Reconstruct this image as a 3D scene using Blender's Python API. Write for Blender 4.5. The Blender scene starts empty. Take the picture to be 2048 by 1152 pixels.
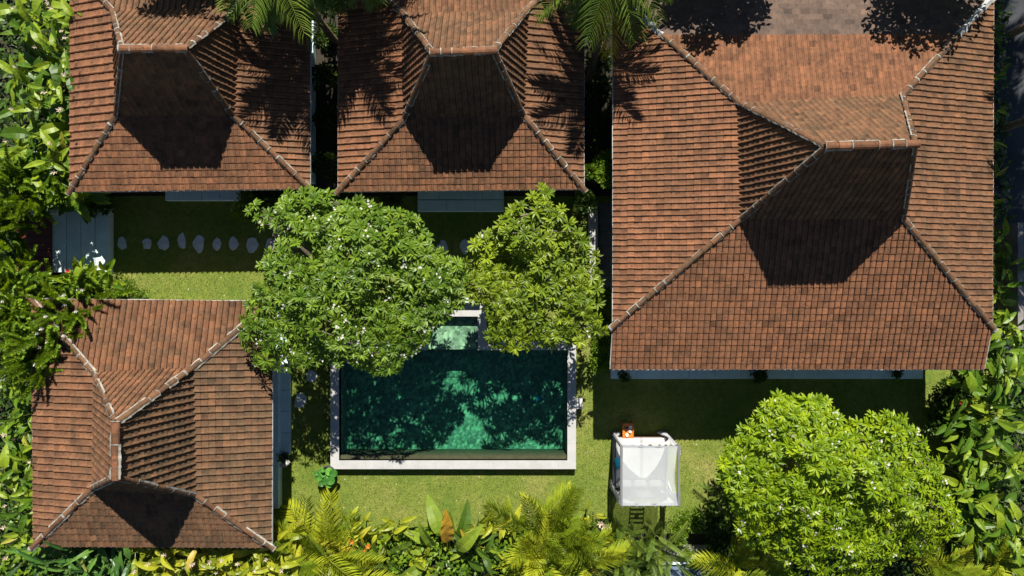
import bpy, math, random
import numpy as np
from mathutils import Vector, Matrix, Euler
from mathutils import noise as mnoise

random.seed(7)
RNG = np.random.default_rng(7)
scene = bpy.context.scene
COL = scene.collection

# ------------------------------------------------------------------ camera, sky, sun, exposure
CAM_H = 26.0                     # drone height in metres, looking straight down
PXM = 57.0                       # photograph pixels per metre on the lawn
cam_d = bpy.data.cameras.new('camera')
cam_d.sensor_width = 36.0
cam_d.lens = 36.0 * CAM_H / (2048.0 / PXM)
cam_d.clip_end = 2000.0
cam = bpy.data.objects.new('camera', cam_d)
cam.location = (0, 0, CAM_H)
COL.objects.link(cam)
scene.camera = cam

SUN_K, SUN_L = 0.07, 0.96        # shadow of a point 1 m up falls 0.07 m west and 0.96 m south
SUN_VEC = Vector((SUN_K, SUN_L, 1.0)).normalized()
SUN_EL = math.asin(SUN_VEC.z)
SUN_AZ = math.atan2(SUN_VEC.x, SUN_VEC.y)
world = bpy.data.worlds.new('World')
scene.world = world
world.use_nodes = True
wn = world.node_tree.nodes
sky = wn.new('ShaderNodeTexSky')
sky.sky_type = 'NISHITA'
sky.sun_disc = False
sky.sun_elevation = SUN_EL
sky.sun_rotation = SUN_AZ
sky.air_density = 0.75
sky.dust_density = 0.0
wn['Background'].inputs['Strength'].default_value = 0.05
world.node_tree.links.new(sky.outputs[0], wn['Background'].inputs['Color'])
sun_d = bpy.data.lights.new('sun', 'SUN')
sun_d.energy = 5.0
sun_d.angle = math.radians(0.5)
sun_d.color = (1.0, 0.955, 0.88)
sun = bpy.data.objects.new('sun', sun_d)
sun.rotation_euler = SUN_VEC.to_track_quat('Z', 'Y').to_euler()
sun.location = (0, 20, 30)
COL.objects.link(sun)
vs = scene.view_settings
vs.view_transform = 'Standard'
vs.look = 'None'
vs.gamma = 1.0
vs.use_curve_mapping = False
vs.exposure = 1.1
scene.cycles.max_bounces = 8
scene.cycles.diffuse_bounces = 2
scene.cycles.transparent_max_bounces = 16

# ------------------------------------------------------------------ helpers
def P(px, py, z=0.0):
    """world point seen at photograph pixel px, py when it lies at height z"""
    f = (1.0 - z / CAM_H) / PXM
    return Vector(((px - 1024.0) * f, (576.0 - py) * f, z))

def to_px(v):
    f = PXM / (1.0 - v[2] / CAM_H)
    return 1024.0 + v[0] * f, 576.0 - v[1] * f

class MB:
    """collects polygons; build() links them as one mesh object"""
    def __init__(self):
        self.V, self.L, self.C, self.R, self.T, self.M = [], [], [], [], [], []
        self.n = 0
    def add(self, verts, faces, rnd=0.0, tone=0.0, mat=0):
        v = np.asarray(verts, dtype=np.float64).reshape(-1, 3)
        if isinstance(faces, tuple):
            fl, fc = faces
        else:
            fl = np.array([i for f in faces for i in f], dtype=np.int32)
            fc = np.array([len(f) for f in faces], dtype=np.int32)
        self.V.append(v); self.L.append(fl + self.n); self.C.append(fc)
        self.R.append(np.full(len(fc), rnd)); self.T.append(np.full(len(fc), tone))
        self.M.append(np.full(len(fc), mat, dtype=np.int32))
        self.n += len(v)
    def box(self, lo, hi, mat=0, rnd=0.0, tone=0.0):
        x0, y0, z0 = lo; x1, y1, z1 = hi
        v = [(x0,y0,z0),(x1,y0,z0),(x1,y1,z0),(x0,y1,z0),(x0,y0,z1),(x1,y0,z1),(x1,y1,z1),(x0,y1,z1)]
        f = [(0,3,2,1),(4,5,6,7),(0,1,5,4),(1,2,6,5),(2,3,7,6),(3,0,4,7)]
        self.add(v, f, rnd, tone, mat)
    def bevel_box(self, lo, hi, b=0.02, mat=0, rnd=0.0):
        """a box whose top edges are chamfered"""
        x0, y0, z0 = lo; x1, y1, z1 = hi
        v = [(x0,y0,z0),(x1,y0,z0),(x1,y1,z0),(x0,y1,z0),
             (x0,y0,z1-b),(x1,y0,z1-b),(x1,y1,z1-b),(x0,y1,z1-b),
             (x0+b,y0+b,z1),(x1-b,y0+b,z1),(x1-b,y1-b,z1),(x0+b,y1-b,z1)]
        f = [(0,3,2,1),(8,9,10,11)]
        for k in range(4):
            j = (k+1) % 4
            f += [(k,j,4+j,4+k),(4+k,4+j,8+j,8+k)]
        self.add(v, f, rnd, 0.0, mat)
    def tube(self, pts, radii, n=6, mat=0, rnd=0.0, cap=True):
        pts = [Vector(p) for p in pts]
        vv = []
        for i, p in enumerate(pts):
            d = (pts[min(i+1, len(pts)-1)] - pts[max(i-1, 0)]).normalized()
            a = d.cross(Vector((0.31, 0.17, 0.93)))
            if a.length < 0.05: a = d.cross(Vector((1, 0, 0)))
            a.normalize(); b = d.cross(a)
            r = radii[i] if hasattr(radii, '__len__') else radii
            for k in range(n):
                t = 2*math.pi*k/n
                vv.append(p + a*(r*math.cos(t)) + b*(r*math.sin(t)))
        f = []
        for i in range(len(pts)-1):
            for k in range(n):
                j = (k+1) % n
                f.append((i*n+k, i*n+j, (i+1)*n+j, (i+1)*n+k))
        if cap:
            f.append(tuple(range(n-1, -1, -1)))
            f.append(tuple((len(pts)-1)*n+k for k in range(n)))
        self.add([tuple(v) for v in vv], f, rnd, 0.0, mat)
    def mesh(self, name, mats, smooth=False):
        me = bpy.data.meshes.new(name)
        V = np.concatenate(self.V); L = np.concatenate(self.L); C = np.concatenate(self.C)
        me.vertices.add(len(V)); me.vertices.foreach_set('co', V.ravel())
        me.loops.add(len(L)); me.loops.foreach_set('vertex_index', L.astype(np.int32))
        me.polygons.add(len(C))
        st = np.zeros(len(C), dtype=np.int32); st[1:] = np.cumsum(C)[:-1]
        me.polygons.foreach_set('loop_start', st)
        me.polygons.foreach_set('loop_total', C.astype(np.int32))
        me.polygons.foreach_set('material_index', np.concatenate(self.M))
        me.polygons.foreach_set('use_smooth', np.full(len(C), bool(smooth), dtype=bool))
        a = me.attributes.new('rnd', 'FLOAT', 'FACE'); a.data.foreach_set('value', np.concatenate(self.R).astype(np.float32))
        a = me.attributes.new('tone', 'FLOAT', 'FACE'); a.data.foreach_set('value', np.concatenate(self.T).astype(np.float32))
        for m in (mats if isinstance(mats, (list, tuple)) else [mats]): me.materials.append(m)
        me.update(calc_edges=True)
        return me
    def build(self, name, mats, parent=None, loc=None, smooth=False):
        return link(name, self.mesh(name, mats, smooth), parent, loc)

def link(name, me, parent=None, loc=None, mat=None):
    o = bpy.data.objects.new(name, me)
    COL.objects.link(o)
    if parent is not None: o.parent = parent
    if loc is not None: o.location = loc
    if mat is not None: o.matrix_basis = mat
    return o

def tag(o, label=None, cat=None, group=None, kind=None):
    if label: o['label'] = label
    if cat: o['category'] = cat
    if group: o['group'] = group
    if kind: o['kind'] = kind
    return o

def empty(name, loc, label, cat, group=None):
    o = bpy.data.objects.new(name, None)
    o.empty_display_size = 0.2
    COL.objects.link(o)
    o.location = loc
    return tag(o, label, cat, group)

ORD = ['first','second','third','fourth','fifth','sixth','seventh','eighth','ninth','tenth','eleventh','twelfth',
       'thirteenth','fourteenth','fifteenth','sixteenth','seventeenth','eighteenth']

# ------------------------------------------------------------------ materials
def new_mat(name):
    m = bpy.data.materials.new(name)
    m.use_nodes = True
    nt = m.node_tree
    return m, nt, nt.nodes['Principled BSDF']

def nd(nt, kind, **kw):
    n = nt.nodes.new(kind)
    for k, v in kw.items():
        if k in n.inputs: n.inputs[k].default_value = v
        else: setattr(n, k, v)
    return n

def ramp(nt, fac, stops):
    r = nt.nodes.new('ShaderNodeValToRGB')
    el = r.color_ramp.elements
    while len(el) < len(stops): el.new(0.5)
    for e, (p, c) in zip(el, stops):
        e.position = p; e.color = (c[0], c[1], c[2], 1)
    nt.links.new(fac, r.inputs[0])
    return r.outputs[0]

def noise(nt, scale, detail=4, rough=0.55, coord='Object', vec=None):
    if vec is None:
        tc = nt.nodes.new('ShaderNodeTexCoord'); vec = tc.outputs[coord]
    n = nd(nt, 'ShaderNodeTexNoise', Scale=scale, Detail=detail, Roughness=rough)
    nt.links.new(vec, n.inputs['Vector'])
    return n.outputs['Fac']

def mixc(nt, fac, a, b, mode='MIX'):
    m = nd(nt, 'ShaderNodeMix', data_type='RGBA', blend_type=mode)
    for sock, v in ((0, fac), (6, a), (7, b)):
        if isinstance(v, (int, float)): m.inputs[sock].default_value = v
        elif isinstance(v, tuple): m.inputs[sock].default_value = (v[0], v[1], v[2], 1)
        else: nt.links.new(v, m.inputs[sock])
    return m.outputs[2]

def math_n(nt, op, a, b=None, clamp=False):
    m = nd(nt, 'ShaderNodeMath', operation=op, use_clamp=clamp)
    for i, v in enumerate((a, b)):
        if v is None: continue
        if isinstance(v, (int, float)): m.inputs[i].default_value = v
        else: nt.links.new(v, m.inputs[i])
    return m.outputs[0]

def bump(nt, bsdf, h, strength=0.3, dist=0.02):
    b = nd(nt, 'ShaderNodeBump', Strength=strength, Distance=dist)
    nt.links.new(h, b.inputs['Height'])
    nt.links.new(b.outputs[0], bsdf.inputs['Normal'])

def plain(name, col, rough=0.7, var=0.18, scale=6.0, bmp=0.15, metallic=0.0, spec=0.3):
    m, nt, b = new_mat(name)
    n = noise(nt, scale, 5)
    c = ramp(nt, n, [(0.3, tuple(x*(1-var) for x in col)), (0.7, tuple(min(1, x*(1+var)) for x in col))])
    n2 = noise(nt, scale*9, 3)
    c = mixc(nt, 0.25, c, ramp(nt, n2, [(0.3, tuple(x*0.7 for x in col)), (0.7, col)]))
    nt.links.new(c, b.inputs['Base Color'])
    b.inputs['Roughness'].default_value = rough
    b.inputs['Metallic'].default_value = metallic
    b.inputs['Specular IOR Level'].default_value = spec
    if bmp: bump(nt, b, n2, bmp, 0.01)
    return m

def attr_sum(nt, name):
    """value of the mesh attribute or, on single pieces, of the object's own property"""
    a = nd(nt, 'ShaderNodeAttribute', attribute_type='GEOMETRY', attribute_name=name)
    o = nd(nt, 'ShaderNodeAttribute', attribute_type='OBJECT', attribute_name=name)
    return math_n(nt, 'ADD', a.outputs['Fac'], o.outputs['Fac'])

def tile_mat(name, fresh, old, dark, pale):
    """fired clay: tone runs from fresh red to weathered brown, rnd is the single tile's own shade"""
    m, nt, b = new_mat(name)
    geo = nt.nodes.new('ShaderNodeNewGeometry')
    pos = geo.outputs['Position']
    tone, rnd = attr_sum(nt, 'tone'), attr_sum(nt, 'rnd')
    big = noise(nt, 0.7, 5, 0.6, vec=pos)
    f = math_n(nt, 'ADD', tone, math_n(nt, 'MULTIPLY', math_n(nt, 'SUBTRACT', big, 0.5), 0.85), True)
    c = mixc(nt, f, fresh, old)
    single = ramp(nt, rnd, [(0.0, (0.55, 0.55, 0.56)), (0.18, (0.80, 0.80, 0.80)), (0.5, (1.0, 1.0, 1.0)), (0.85, (1.16, 1.13, 1.10)), (1.0, (1.5, 1.42, 1.34))])
    c = mixc(nt, 1.0, c, single, 'MULTIPLY')
    patch_ = noise(nt, 1.9, 6, 0.7, vec=pos)
    c = mixc(nt, 1.0, c, ramp(nt, patch_, [(0.34, (0.68, 0.70, 0.72)), (0.52, (1, 1, 1)), (0.7, (1.12, 1.09, 1.06))]), 'MULTIPLY')
    spots = noise(nt, 9.0, 6, 0.68, vec=pos)
    c = mixc(nt, ramp(nt, spots, [(0.50, (0, 0, 0)), (0.72, (0.8, 0.8, 0.8))]), c, dark)
    lich = noise(nt, 23.0, 4, 0.7, vec=pos)
    c = mixc(nt, ramp(nt, lich, [(0.66, (0, 0, 0)), (0.76, (0.45, 0.45, 0.45))]), c, pale)
    nt.links.new(c, b.inputs['Base Color'])
    b.inputs['Roughness'].default_value = 0.85
    b.inputs['Specular IOR Level'].default_value = 0.2
    bump(nt, b, noise(nt, 40.0, 4, 0.6, vec=pos), 0.35, 0.008)
    return m

def leaf_mat(name, col, col2, trans=0.35, rough=0.42, tint=None, by='rnd'):
    """leaf blade: diffuse, light through the blade, a waxy sheen"""
    m = bpy.data.materials.new(name); m.use_nodes = True
    nt = m.node_tree; nt.nodes.clear()
    out = nt.nodes.new('ShaderNodeOutputMaterial')
    if by == 'rnd':
        a = nd(nt, 'ShaderNodeAttribute', attribute_type='GEOMETRY', attribute_name='rnd'); r = a.outputs['Fac']
    else:
        a = nt.nodes.new('ShaderNodeObjectInfo'); r = a.outputs['Random']
    stops = [(0.0, tuple(x*0.6 for x in col)), (0.35, col), (0.8, col2), (0.97, col2)]
    stops.append((1.0, tint or tuple(x*1.2 for x in col2)))
    c = ramp(nt, r, stops)
    geo = nt.nodes.new('ShaderNodeNewGeometry')
    n = noise(nt, 6.0, 4, 0.6, vec=geo.outputs['Position'])
    c = mixc(nt, 0.5, c, mixc(nt, 1.0, c, ramp(nt, n, [(0.3, (0.6, 0.62, 0.6)), (0.7, (1.3, 1.25, 1.2))]), 'MULTIPLY'))
    b = nd(nt, 'ShaderNodeBsdfPrincipled', Roughness=rough)
    b.inputs['Specular IOR Level'].default_value = 0.28
    nt.links.new(c, b.inputs['Base Color'])
    t = nt.nodes.new('ShaderNodeBsdfTranslucent')
    nt.links.new(mixc(nt, 1.0, c, (1.5, 1.35, 0.5), 'MULTIPLY'), t.inputs['Color'])
    mx = nd(nt, 'ShaderNodeMixShader', Fac=trans)
    nt.links.new(b.outputs[0], mx.inputs[1]); nt.links.new(t.outputs[0], mx.inputs[2])
    nt.links.new(mx.outputs[0], out.inputs['Surface'])
    return m

M = {}
M['tile'] = tile_mat('clay_roof_tile', (0.162, 0.071, 0.034), (0.084, 0.053, 0.028), (0.022, 0.017, 0.012), (0.21, 0.155, 0.10))
M['shingle'] = tile_mat('brown_shingle', (0.105, 0.068, 0.050), (0.085, 0.062, 0.046), (0.045, 0.034, 0.028), (0.15, 0.12, 0.10))
M['mortar'] = plain('pale_mortar', (0.22, 0.21, 0.175), 0.9, 0.6, 6.0, 0.5)
M['flashing'] = plain('pale_flashing', (0.30, 0.30, 0.29), 0.8, 0.4, 4.0, 0.4)
M['fascia'] = plain('white_fascia', (0.32, 0.31, 0.29), 0.7, 0.3, 3.0)
M['deck'] = plain('roof_underlay', (0.05, 0.032, 0.022), 0.9)
M['wall'] = plain('cream_plaster', (0.24, 0.19, 0.14), 0.85, 0.15, 2.0)
M['wood'] = plain('dark_timber', (0.085, 0.038, 0.020), 0.55, 0.3, 5.0)
M['redwood'] = plain('red_stained_timber', (0.10, 0.022, 0.016), 0.5, 0.3, 5.0)
M['glass'] = plain('window_glass', (0.02, 0.03, 0.035), 0.08, 0.05, 2.0, 0, 0, 0.6)
M['terrace'] = plain('grey_terrace_stone', (0.50, 0.62, 0.60), 0.7, 0.14, 2.5)
M['slab'] = plain('pale_landing_stone', (0.46, 0.54, 0.52), 0.75, 0.14, 2.5)
M['coping'] = plain('pale_coping_stone', (0.345, 0.34, 0.325), 0.7, 0.12, 3.0)
M['stone'] = plain('stepping_stone_grey', (0.40, 0.43, 0.43), 0.85, 0.25, 5.0, 0.4)
M['concrete'] = plain('weathered_concrete', (0.19, 0.175, 0.16), 0.9, 0.25, 3.0, 0.3)
M['olive'] = plain('algae_stained_stone', (0.052, 0.050, 0.022), 0.8, 0.3, 5.0)
M['asphalt'] = plain('dark_asphalt', (0.035, 0.038, 0.042), 0.9, 0.45, 0.8, 0.4)
M['bluegrey'] = plain('blue_grey_paving', (0.10, 0.14, 0.19), 0.75, 0.2, 1.5)
M['white'] = plain('white_paint', (0.42, 0.42, 0.41), 0.5, 0.06, 4.0)
M['greymetal'] = plain('grey_frame_paint', (0.13, 0.135, 0.135), 0.5, 0.1, 4.0)
M['mattress'] = plain('cream_mattress_cloth', (0.33, 0.325, 0.32), 0.9, 0.06, 5.0, 0.2)
M['turq'] = plain('turquoise_cloth', (0.01, 0.25, 0.36), 0.85, 0.15, 9.0)
M['orange'] = plain('orange_varnished_wood', (0.48, 0.14, 0.015), 0.4, 0.2, 8.0)
M['china'] = plain('white_china', (0.75, 0.73, 0.70), 0.25, 0.03, 4.0, 0)
M['darkpot'] = plain('dark_stone_pot', (0.05, 0.05, 0.05), 0.7, 0.3, 7.0)
M['bark'] = plain('grey_bark', (0.16, 0.13, 0.10), 0.9, 0.3, 8.0, 0.5)
M['palmbark'] = plain('palm_trunk_bark', (0.20, 0.14, 0.075), 0.9, 0.35, 7.0, 0.5)
M['stemgreen'] = plain('green_stem', (0.09, 0.13, 0.03), 0.6, 0.25, 6.0)
M['soil'] = plain('dark_garden_soil', (0.030, 0.025, 0.016), 0.95, 0.4, 1.5, 0.5)
M['petal'] = plain('white_petal', (0.48, 0.46, 0.41), 0.6, 0.05, 5.0, 0)
M['redflower'] = plain('red_flower', (0.50, 0.025, 0.02), 0.5, 0.2, 9.0, 0)
M['pinkflower'] = plain('magenta_flower', (0.45, 0.03, 0.14), 0.5, 0.2, 9.0, 0)
M['orangeflower'] = plain('orange_flower', (0.60, 0.16, 0.02), 0.5, 0.2, 9.0, 0)
M['drybloom'] = plain('dry_flower_head', (0.45, 0.36, 0.26), 0.8, 0.3, 9.0, 0)
M['frang1'] = leaf_mat('frangipani_leaf', (0.080, 0.152, 0.011), (0.168, 0.258, 0.020))
M['frang2'] = leaf_mat('frangipani_olive_leaf', (0.108, 0.170, 0.009), (0.225, 0.295, 0.015))
M['frang3'] = leaf_mat('frangipani_bright_leaf', (0.128, 0.216, 0.005), (0.262, 0.352, 0.008))
M['heli'] = leaf_mat('heliconia_leaf', (0.072, 0.150, 0.009), (0.200, 0.275, 0.016), 0.35, 0.42, (0.28, 0.24, 0.03), 'obj')
M['heliY'] = leaf_mat('yellow_heliconia_leaf', (0.180, 0.225, 0.012), (0.340, 0.350, 0.022), 0.35, 0.4, (0.40, 0.30, 0.05), 'obj')
M['heliD'] = leaf_mat('dark_strap_leaf', (0.040, 0.110, 0.018), (0.095, 0.190, 0.030), 0.3, 0.35, (0.20, 0.20, 0.05), 'obj')
M['banana'] = leaf_mat('bird_of_paradise_leaf', (0.065, 0.125, 0.010), (0.165, 0.230, 0.018), 0.3, 0.5, (0.42, 0.22, 0.03), 'obj')
M['palm'] = leaf_mat('palm_leaflet', (0.075, 0.130, 0.018), (0.150, 0.210, 0.030), 0.3, 0.4, (0.35, 0.27, 0.02), 'obj')
M['areca'] = leaf_mat('areca_leaflet', (0.170, 0.240, 0.014), (0.340, 0.375, 0.024), 0.38, 0.4, (0.45, 0.36, 0.04), 'obj')
M['shoot'] = leaf_mat('hedge_shoot_leaf', (0.090, 0.185, 0.012), (0.210, 0.300, 0.018), 0.35, 0.4, (0.25, 0.29, 0.04), 'rnd')
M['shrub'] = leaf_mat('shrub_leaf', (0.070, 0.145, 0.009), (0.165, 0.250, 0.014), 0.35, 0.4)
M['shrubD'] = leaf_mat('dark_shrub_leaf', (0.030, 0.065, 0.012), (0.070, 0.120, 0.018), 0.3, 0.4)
M['lotus'] = leaf_mat('lotus_pad', (0.060, 0.200, 0.030), (0.110, 0.290, 0.040), 0.3, 0.4, None, 'obj')

def lawn_material():
    m, nt, b = new_mat('mown_grass')
    geo = nt.nodes.new('ShaderNodeNewGeometry'); pos = geo.outputs['Position']
    a = noise(nt, 0.55, 6, 0.62, vec=pos)
    c = ramp(nt, a, [(0.30, (0.085, 0.135, 0.020)), (0.50, (0.128, 0.162, 0.028)), (0.72, (0.205, 0.200, 0.058))])
    fine = noise(nt, 26.0, 6, 0.75, vec=pos)
    c = mixc(nt, 1.0, c, ramp(nt, fine, [(0.28, (0.42, 0.45, 0.40)), (0.5, (0.95, 0.95, 0.9)), (0.74, (1.6, 1.5, 1.5))]), 'MULTIPLY')
    mid = noise(nt, 5.0, 5, 0.7, vec=pos)
    c = mixc(nt, 1.0, c, ramp(nt, mid, [(0.3, (0.72, 0.78, 0.7)), (0.5, (1, 1, 1)), (0.72, (1.28, 1.2, 1.25))]), 'MULTIPLY')
    dry = noise(nt, 1.6, 6, 0.75, vec=pos)
    c = mixc(nt, ramp(nt, dry, [(0.60, (0, 0, 0)), (0.78, (0.4, 0.4, 0.4))]), c, (0.30, 0.235, 0.09))
    nt.links.new(c, b.inputs['Base Color'])
    b.inputs['Roughness'].default_value = 0.9
    b.inputs['Specular IOR Level'].default_value = 0.12
    bump(nt, b, fine, 0.8, 0.03)
    return m
M['lawn'] = lawn_material()

def poolstone_material():
    m, nt, b = new_mat('green_pool_stone')
    geo = nt.nodes.new('ShaderNodeNewGeometry'); pos = geo.outputs['Position']
    rnd = nd(nt, 'ShaderNodeAttribute', attribute_type='GEOMETRY', attribute_name='rnd')
    c = ramp(nt, rnd.outputs['Fac'], [(0.0, (0.115, 0.190, 0.115)), (0.5, (0.145, 0.230, 0.140)), (1.0, (0.180, 0.265, 0.165))])
    n = noise(nt, 3.0, 5, 0.6, vec=pos)
    c = mixc(nt, 1.0, c, ramp(nt, n, [(0.3, (0.7, 0.72, 0.7)), (0.7, (1.2, 1.2, 1.15))]), 'MULTIPLY')
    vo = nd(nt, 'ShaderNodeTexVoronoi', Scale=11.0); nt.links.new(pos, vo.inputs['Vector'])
    c = mixc(nt, 1.0, c, ramp(nt, vo.outputs['Color'], [(0.15, (0.55, 0.55, 0.53)), (0.5, (1.0, 1.0, 1.0)), (0.85, (1.95, 1.85, 1.7))]), 'MULTIPLY')  # pale cell speckle stands in for ripple light, put into the floor colour
    nt.links.new(c, b.inputs['Base Color'])
    b.inputs['Roughness'].default_value = 0.7
    return m
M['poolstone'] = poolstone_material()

def water_material():
    """clear water: mirror reflection by angle at the surface, green absorption with depth"""
    m = bpy.data.materials.new('pool_water'); m.use_nodes = True
    nt = m.node_tree; nt.nodes.clear()
    out = nt.nodes.new('ShaderNodeOutputMaterial')
    fr = nd(nt, 'ShaderNodeFresnel', IOR=1.33)
    tr = nd(nt, 'ShaderNodeBsdfTransparent', Color=(1, 1, 1, 1))
    gl = nd(nt, 'ShaderNodeBsdfGlossy', Roughness=0.02)
    mx = nt.nodes.new('ShaderNodeMixShader')
    geo = nt.nodes.new('ShaderNodeNewGeometry')        # the mirror is on the outer side only: no false mirror where water meets stone
    fo = math_n(nt, 'MULTIPLY', fr.outputs[0], math_n(nt, 'SUBTRACT', 1.0, geo.outputs['Backfacing']))
    nt.links.new(fo, mx.inputs[0]); nt.links.new(tr.outputs[0], mx.inputs[1]); nt.links.new(gl.outputs[0], mx.inputs[2])
    nt.links.new(mx.outputs[0], out.inputs['Surface'])
    va = nd(nt, 'ShaderNodeVolumeAbsorption', Density=0.90, Color=(0.22, 0.74, 0.66, 1))
    nt.links.new(va.outputs[0], out.inputs['Volume'])
    return m
M['water'] = water_material()

def cloth_material(name, col, see):
    m = bpy.data.materials.new(name); m.use_nodes = True
    nt = m.node_tree; nt.nodes.clear()
    out = nt.nodes.new('ShaderNodeOutputMaterial')
    geo = nt.nodes.new('ShaderNodeNewGeometry')
    n = noise(nt, 3.0, 4, 0.6, vec=geo.outputs['Position'])
    c = ramp(nt, n, [(0.3, tuple(x*0.93 for x in col)), (0.7, col)])
    d = nt.nodes.new('ShaderNodeBsdfDiffuse'); nt.links.new(c, d.inputs['Color'])
    t = nt.nodes.new('ShaderNodeBsdfTranslucent'); nt.links.new(c, t.inputs['Color'])
    mx = nd(nt, 'ShaderNodeMixShader', Fac=0.45)
    nt.links.new(d.outputs[0], mx.inputs[1]); nt.links.new(t.outputs[0], mx.inputs[2])
    tr = nt.nodes.new('ShaderNodeBsdfTransparent')
    m2 = nd(nt, 'ShaderNodeMixShader', Fac=see)
    nt.links.new(mx.outputs[0], m2.inputs[1]); nt.links.new(tr.outputs[0], m2.inputs[2])
    nt.links.new(m2.outputs[0], out.inputs['Surface'])
    return m
M['canopy'] = cloth_material('sheer_white_canopy', (0.72, 0.75, 0.75), 0.40)
M['curtain'] = cloth_material('white_curtain', (0.72, 0.72, 0.725), 0.08)

# ------------------------------------------------------------------ ground, lawn, road
POOL = (P(661, 683, 0.3), P(1152, 938, 0.3))          # outer corners of the coping
PX0, PX1, PY1, PY0 = POOL[0].x, POOL[1].x, POOL[0].y, POOL[1].y
CW = 0.30                                              # coping width
SX0, SX1 = P(838, 0, 0.3).x, P(973, 0, 0.3).x          # shallow ledge bay on the north side
SY1 = P(0, 607, 0.3).y

def ring_sheet(name, x0, x1, y0, y1, z, mat, kind):
    """a sheet with an opening where the pool is set into the ground"""
    hx0, hx1, hy0, hy1 = PX0 + 0.1, PX1 - 0.1, PY0 + 0.1, PY1 - 0.1
    bx0, bx1, by1 = SX0 + 0.1, SX1 - 0.1, SY1 - 0.1
    xs = [x0, hx0, bx0, bx1, hx1, x1]; ys = [y0, hy0, hy1, by1, y1]
    mb = MB()
    v = [(x, y, z) for y in ys for x in xs]; f = []
    n = len(xs)
    for j in range(len(ys)-1):
        for i in range(n-1):
            if j == 1 and 1 <= i <= 3: continue
            if j == 2 and i == 2: continue
            f.append((j*n+i, j*n+i+1, (j+1)*n+i+1, (j+1)*n+i))
    mb.add(v, f)
    return tag(mb.build(name, mat), kind=kind)

ring_sheet('ground', -400, 400, -400, 400, -0.012, M['soil'], 'structure')
ring_sheet('lawn', P(205, 0).x, P(1990, 0).x, P(0, 1068).y, P(0, 392).y, 0.0, M['lawn'], 'structure')

mb = MB()
mb.add([(15.9, -2.2, -0.004), (30, -2.2, -0.004), (30, 40, -0.004), (15.9, 40, -0.004)], [(0,1,2,3)])
tag(mb.build('driveway', M['asphalt']), kind='structure')

# ------------------------------------------------------------------ roofs
def tile_template():
    """one interlocking clay tile: x across (0..1), y up the slope (0..1.12), z metres"""
    prof = [(0.0, -0.014), (0.035, 0.026), (0.14, 0.040), (0.27, 0.031), (0.38, 0.012), (0.66, 0.005), (0.93, 0.004), (1.0, -0.014)]
    v = []
    for y, lift in ((0.0, 0.019), (1.12, 0.0)):
        for x, h in prof: v.append((x, y, h + lift))
    for x, h in prof: v.append((x, 0.0, h - 0.008))
    n = len(prof); f = []
    for k in range(n-1):
        f.append((k, k+1, n+k+1, n+k))
        f.append((2*n+k, 2*n+k+1, k+1, k))
    f.append((2*n, 0, n)); f.append((n-1, 3*n-1, 2*n-1))
    return np.array(v), f
def shingle_template():
    v = [(0.01,0,0.022),(0.99,0,0.022),(1.0,1.15,0.0),(0.0,1.15,0.0),(0.01,0,0.0),(0.99,0,0.0)]
    return np.array(v), [(0,1,2,3),(4,5,1,0),(4,0,3),(1,5,2)]
def cap_template():
    """half-round ridge tile along +y, unit length, slightly flared at its lower end"""
    n = 7; v = []
    for y, r in ((0.0, 1.08), (1.1, 0.92)):
        for k in range(n):
            t = math.pi*k/(n-1)
            v.append((r*math.cos(t), y, r*math.sin(t)*0.85))
    for k in range(n):
        t = math.pi*k/(n-1)
        v.append((0.9*math.cos(t), 0.0, 0.9*math.sin(t)*0.85 - 0.04))
    f = []
    for k in range(n-1):
        f.append((k, k+1, n+k+1, n+k)); f.append((2*n+k, 2*n+k+1, k+1, k))
    return np.array(v), f

def flat(faces):
    return (np.array([i for f in faces for i in f], dtype=np.int32), np.array([len(f) for f in faces], dtype=np.int32))
TILE_V, _f = tile_template(); TILE_F = flat(_f)
_m = MB(); _m.add(TILE_V, TILE_F); TILE_ME = _m.mesh('tile', M['tile'])
SH_V, _f = shingle_template(); SH_F = flat(_f)
_m = MB(); _m.add(SH_V, SH_F); SH_ME = _m.mesh('shingle', M['shingle'])
CAP_V, _f = cap_template(); CAP_F = flat(_f)
_m = MB(); _m.add(CAP_V, CAP_F); CAP_ME = _m.mesh('ridge_tile', M['tile'])
for me in (TILE_ME, SH_ME, CAP_ME):                    # single pieces bring their own tone and shade
    me.attributes.remove(me.attributes['rnd']); me.attributes.remove(me.attributes['tone'])

TREES_PX = {}
def inside(poly, x, y):
    c = False; j = len(poly)-1
    for i in range(len(poly)):
        xi, yi = poly[i]; xj, yj = poly[j]
        if (yi > y) != (yj > y) and x < (xj-xi)*(y-yi)/(yj-yi)+xi: c = not c
        j = i
    return c

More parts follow.
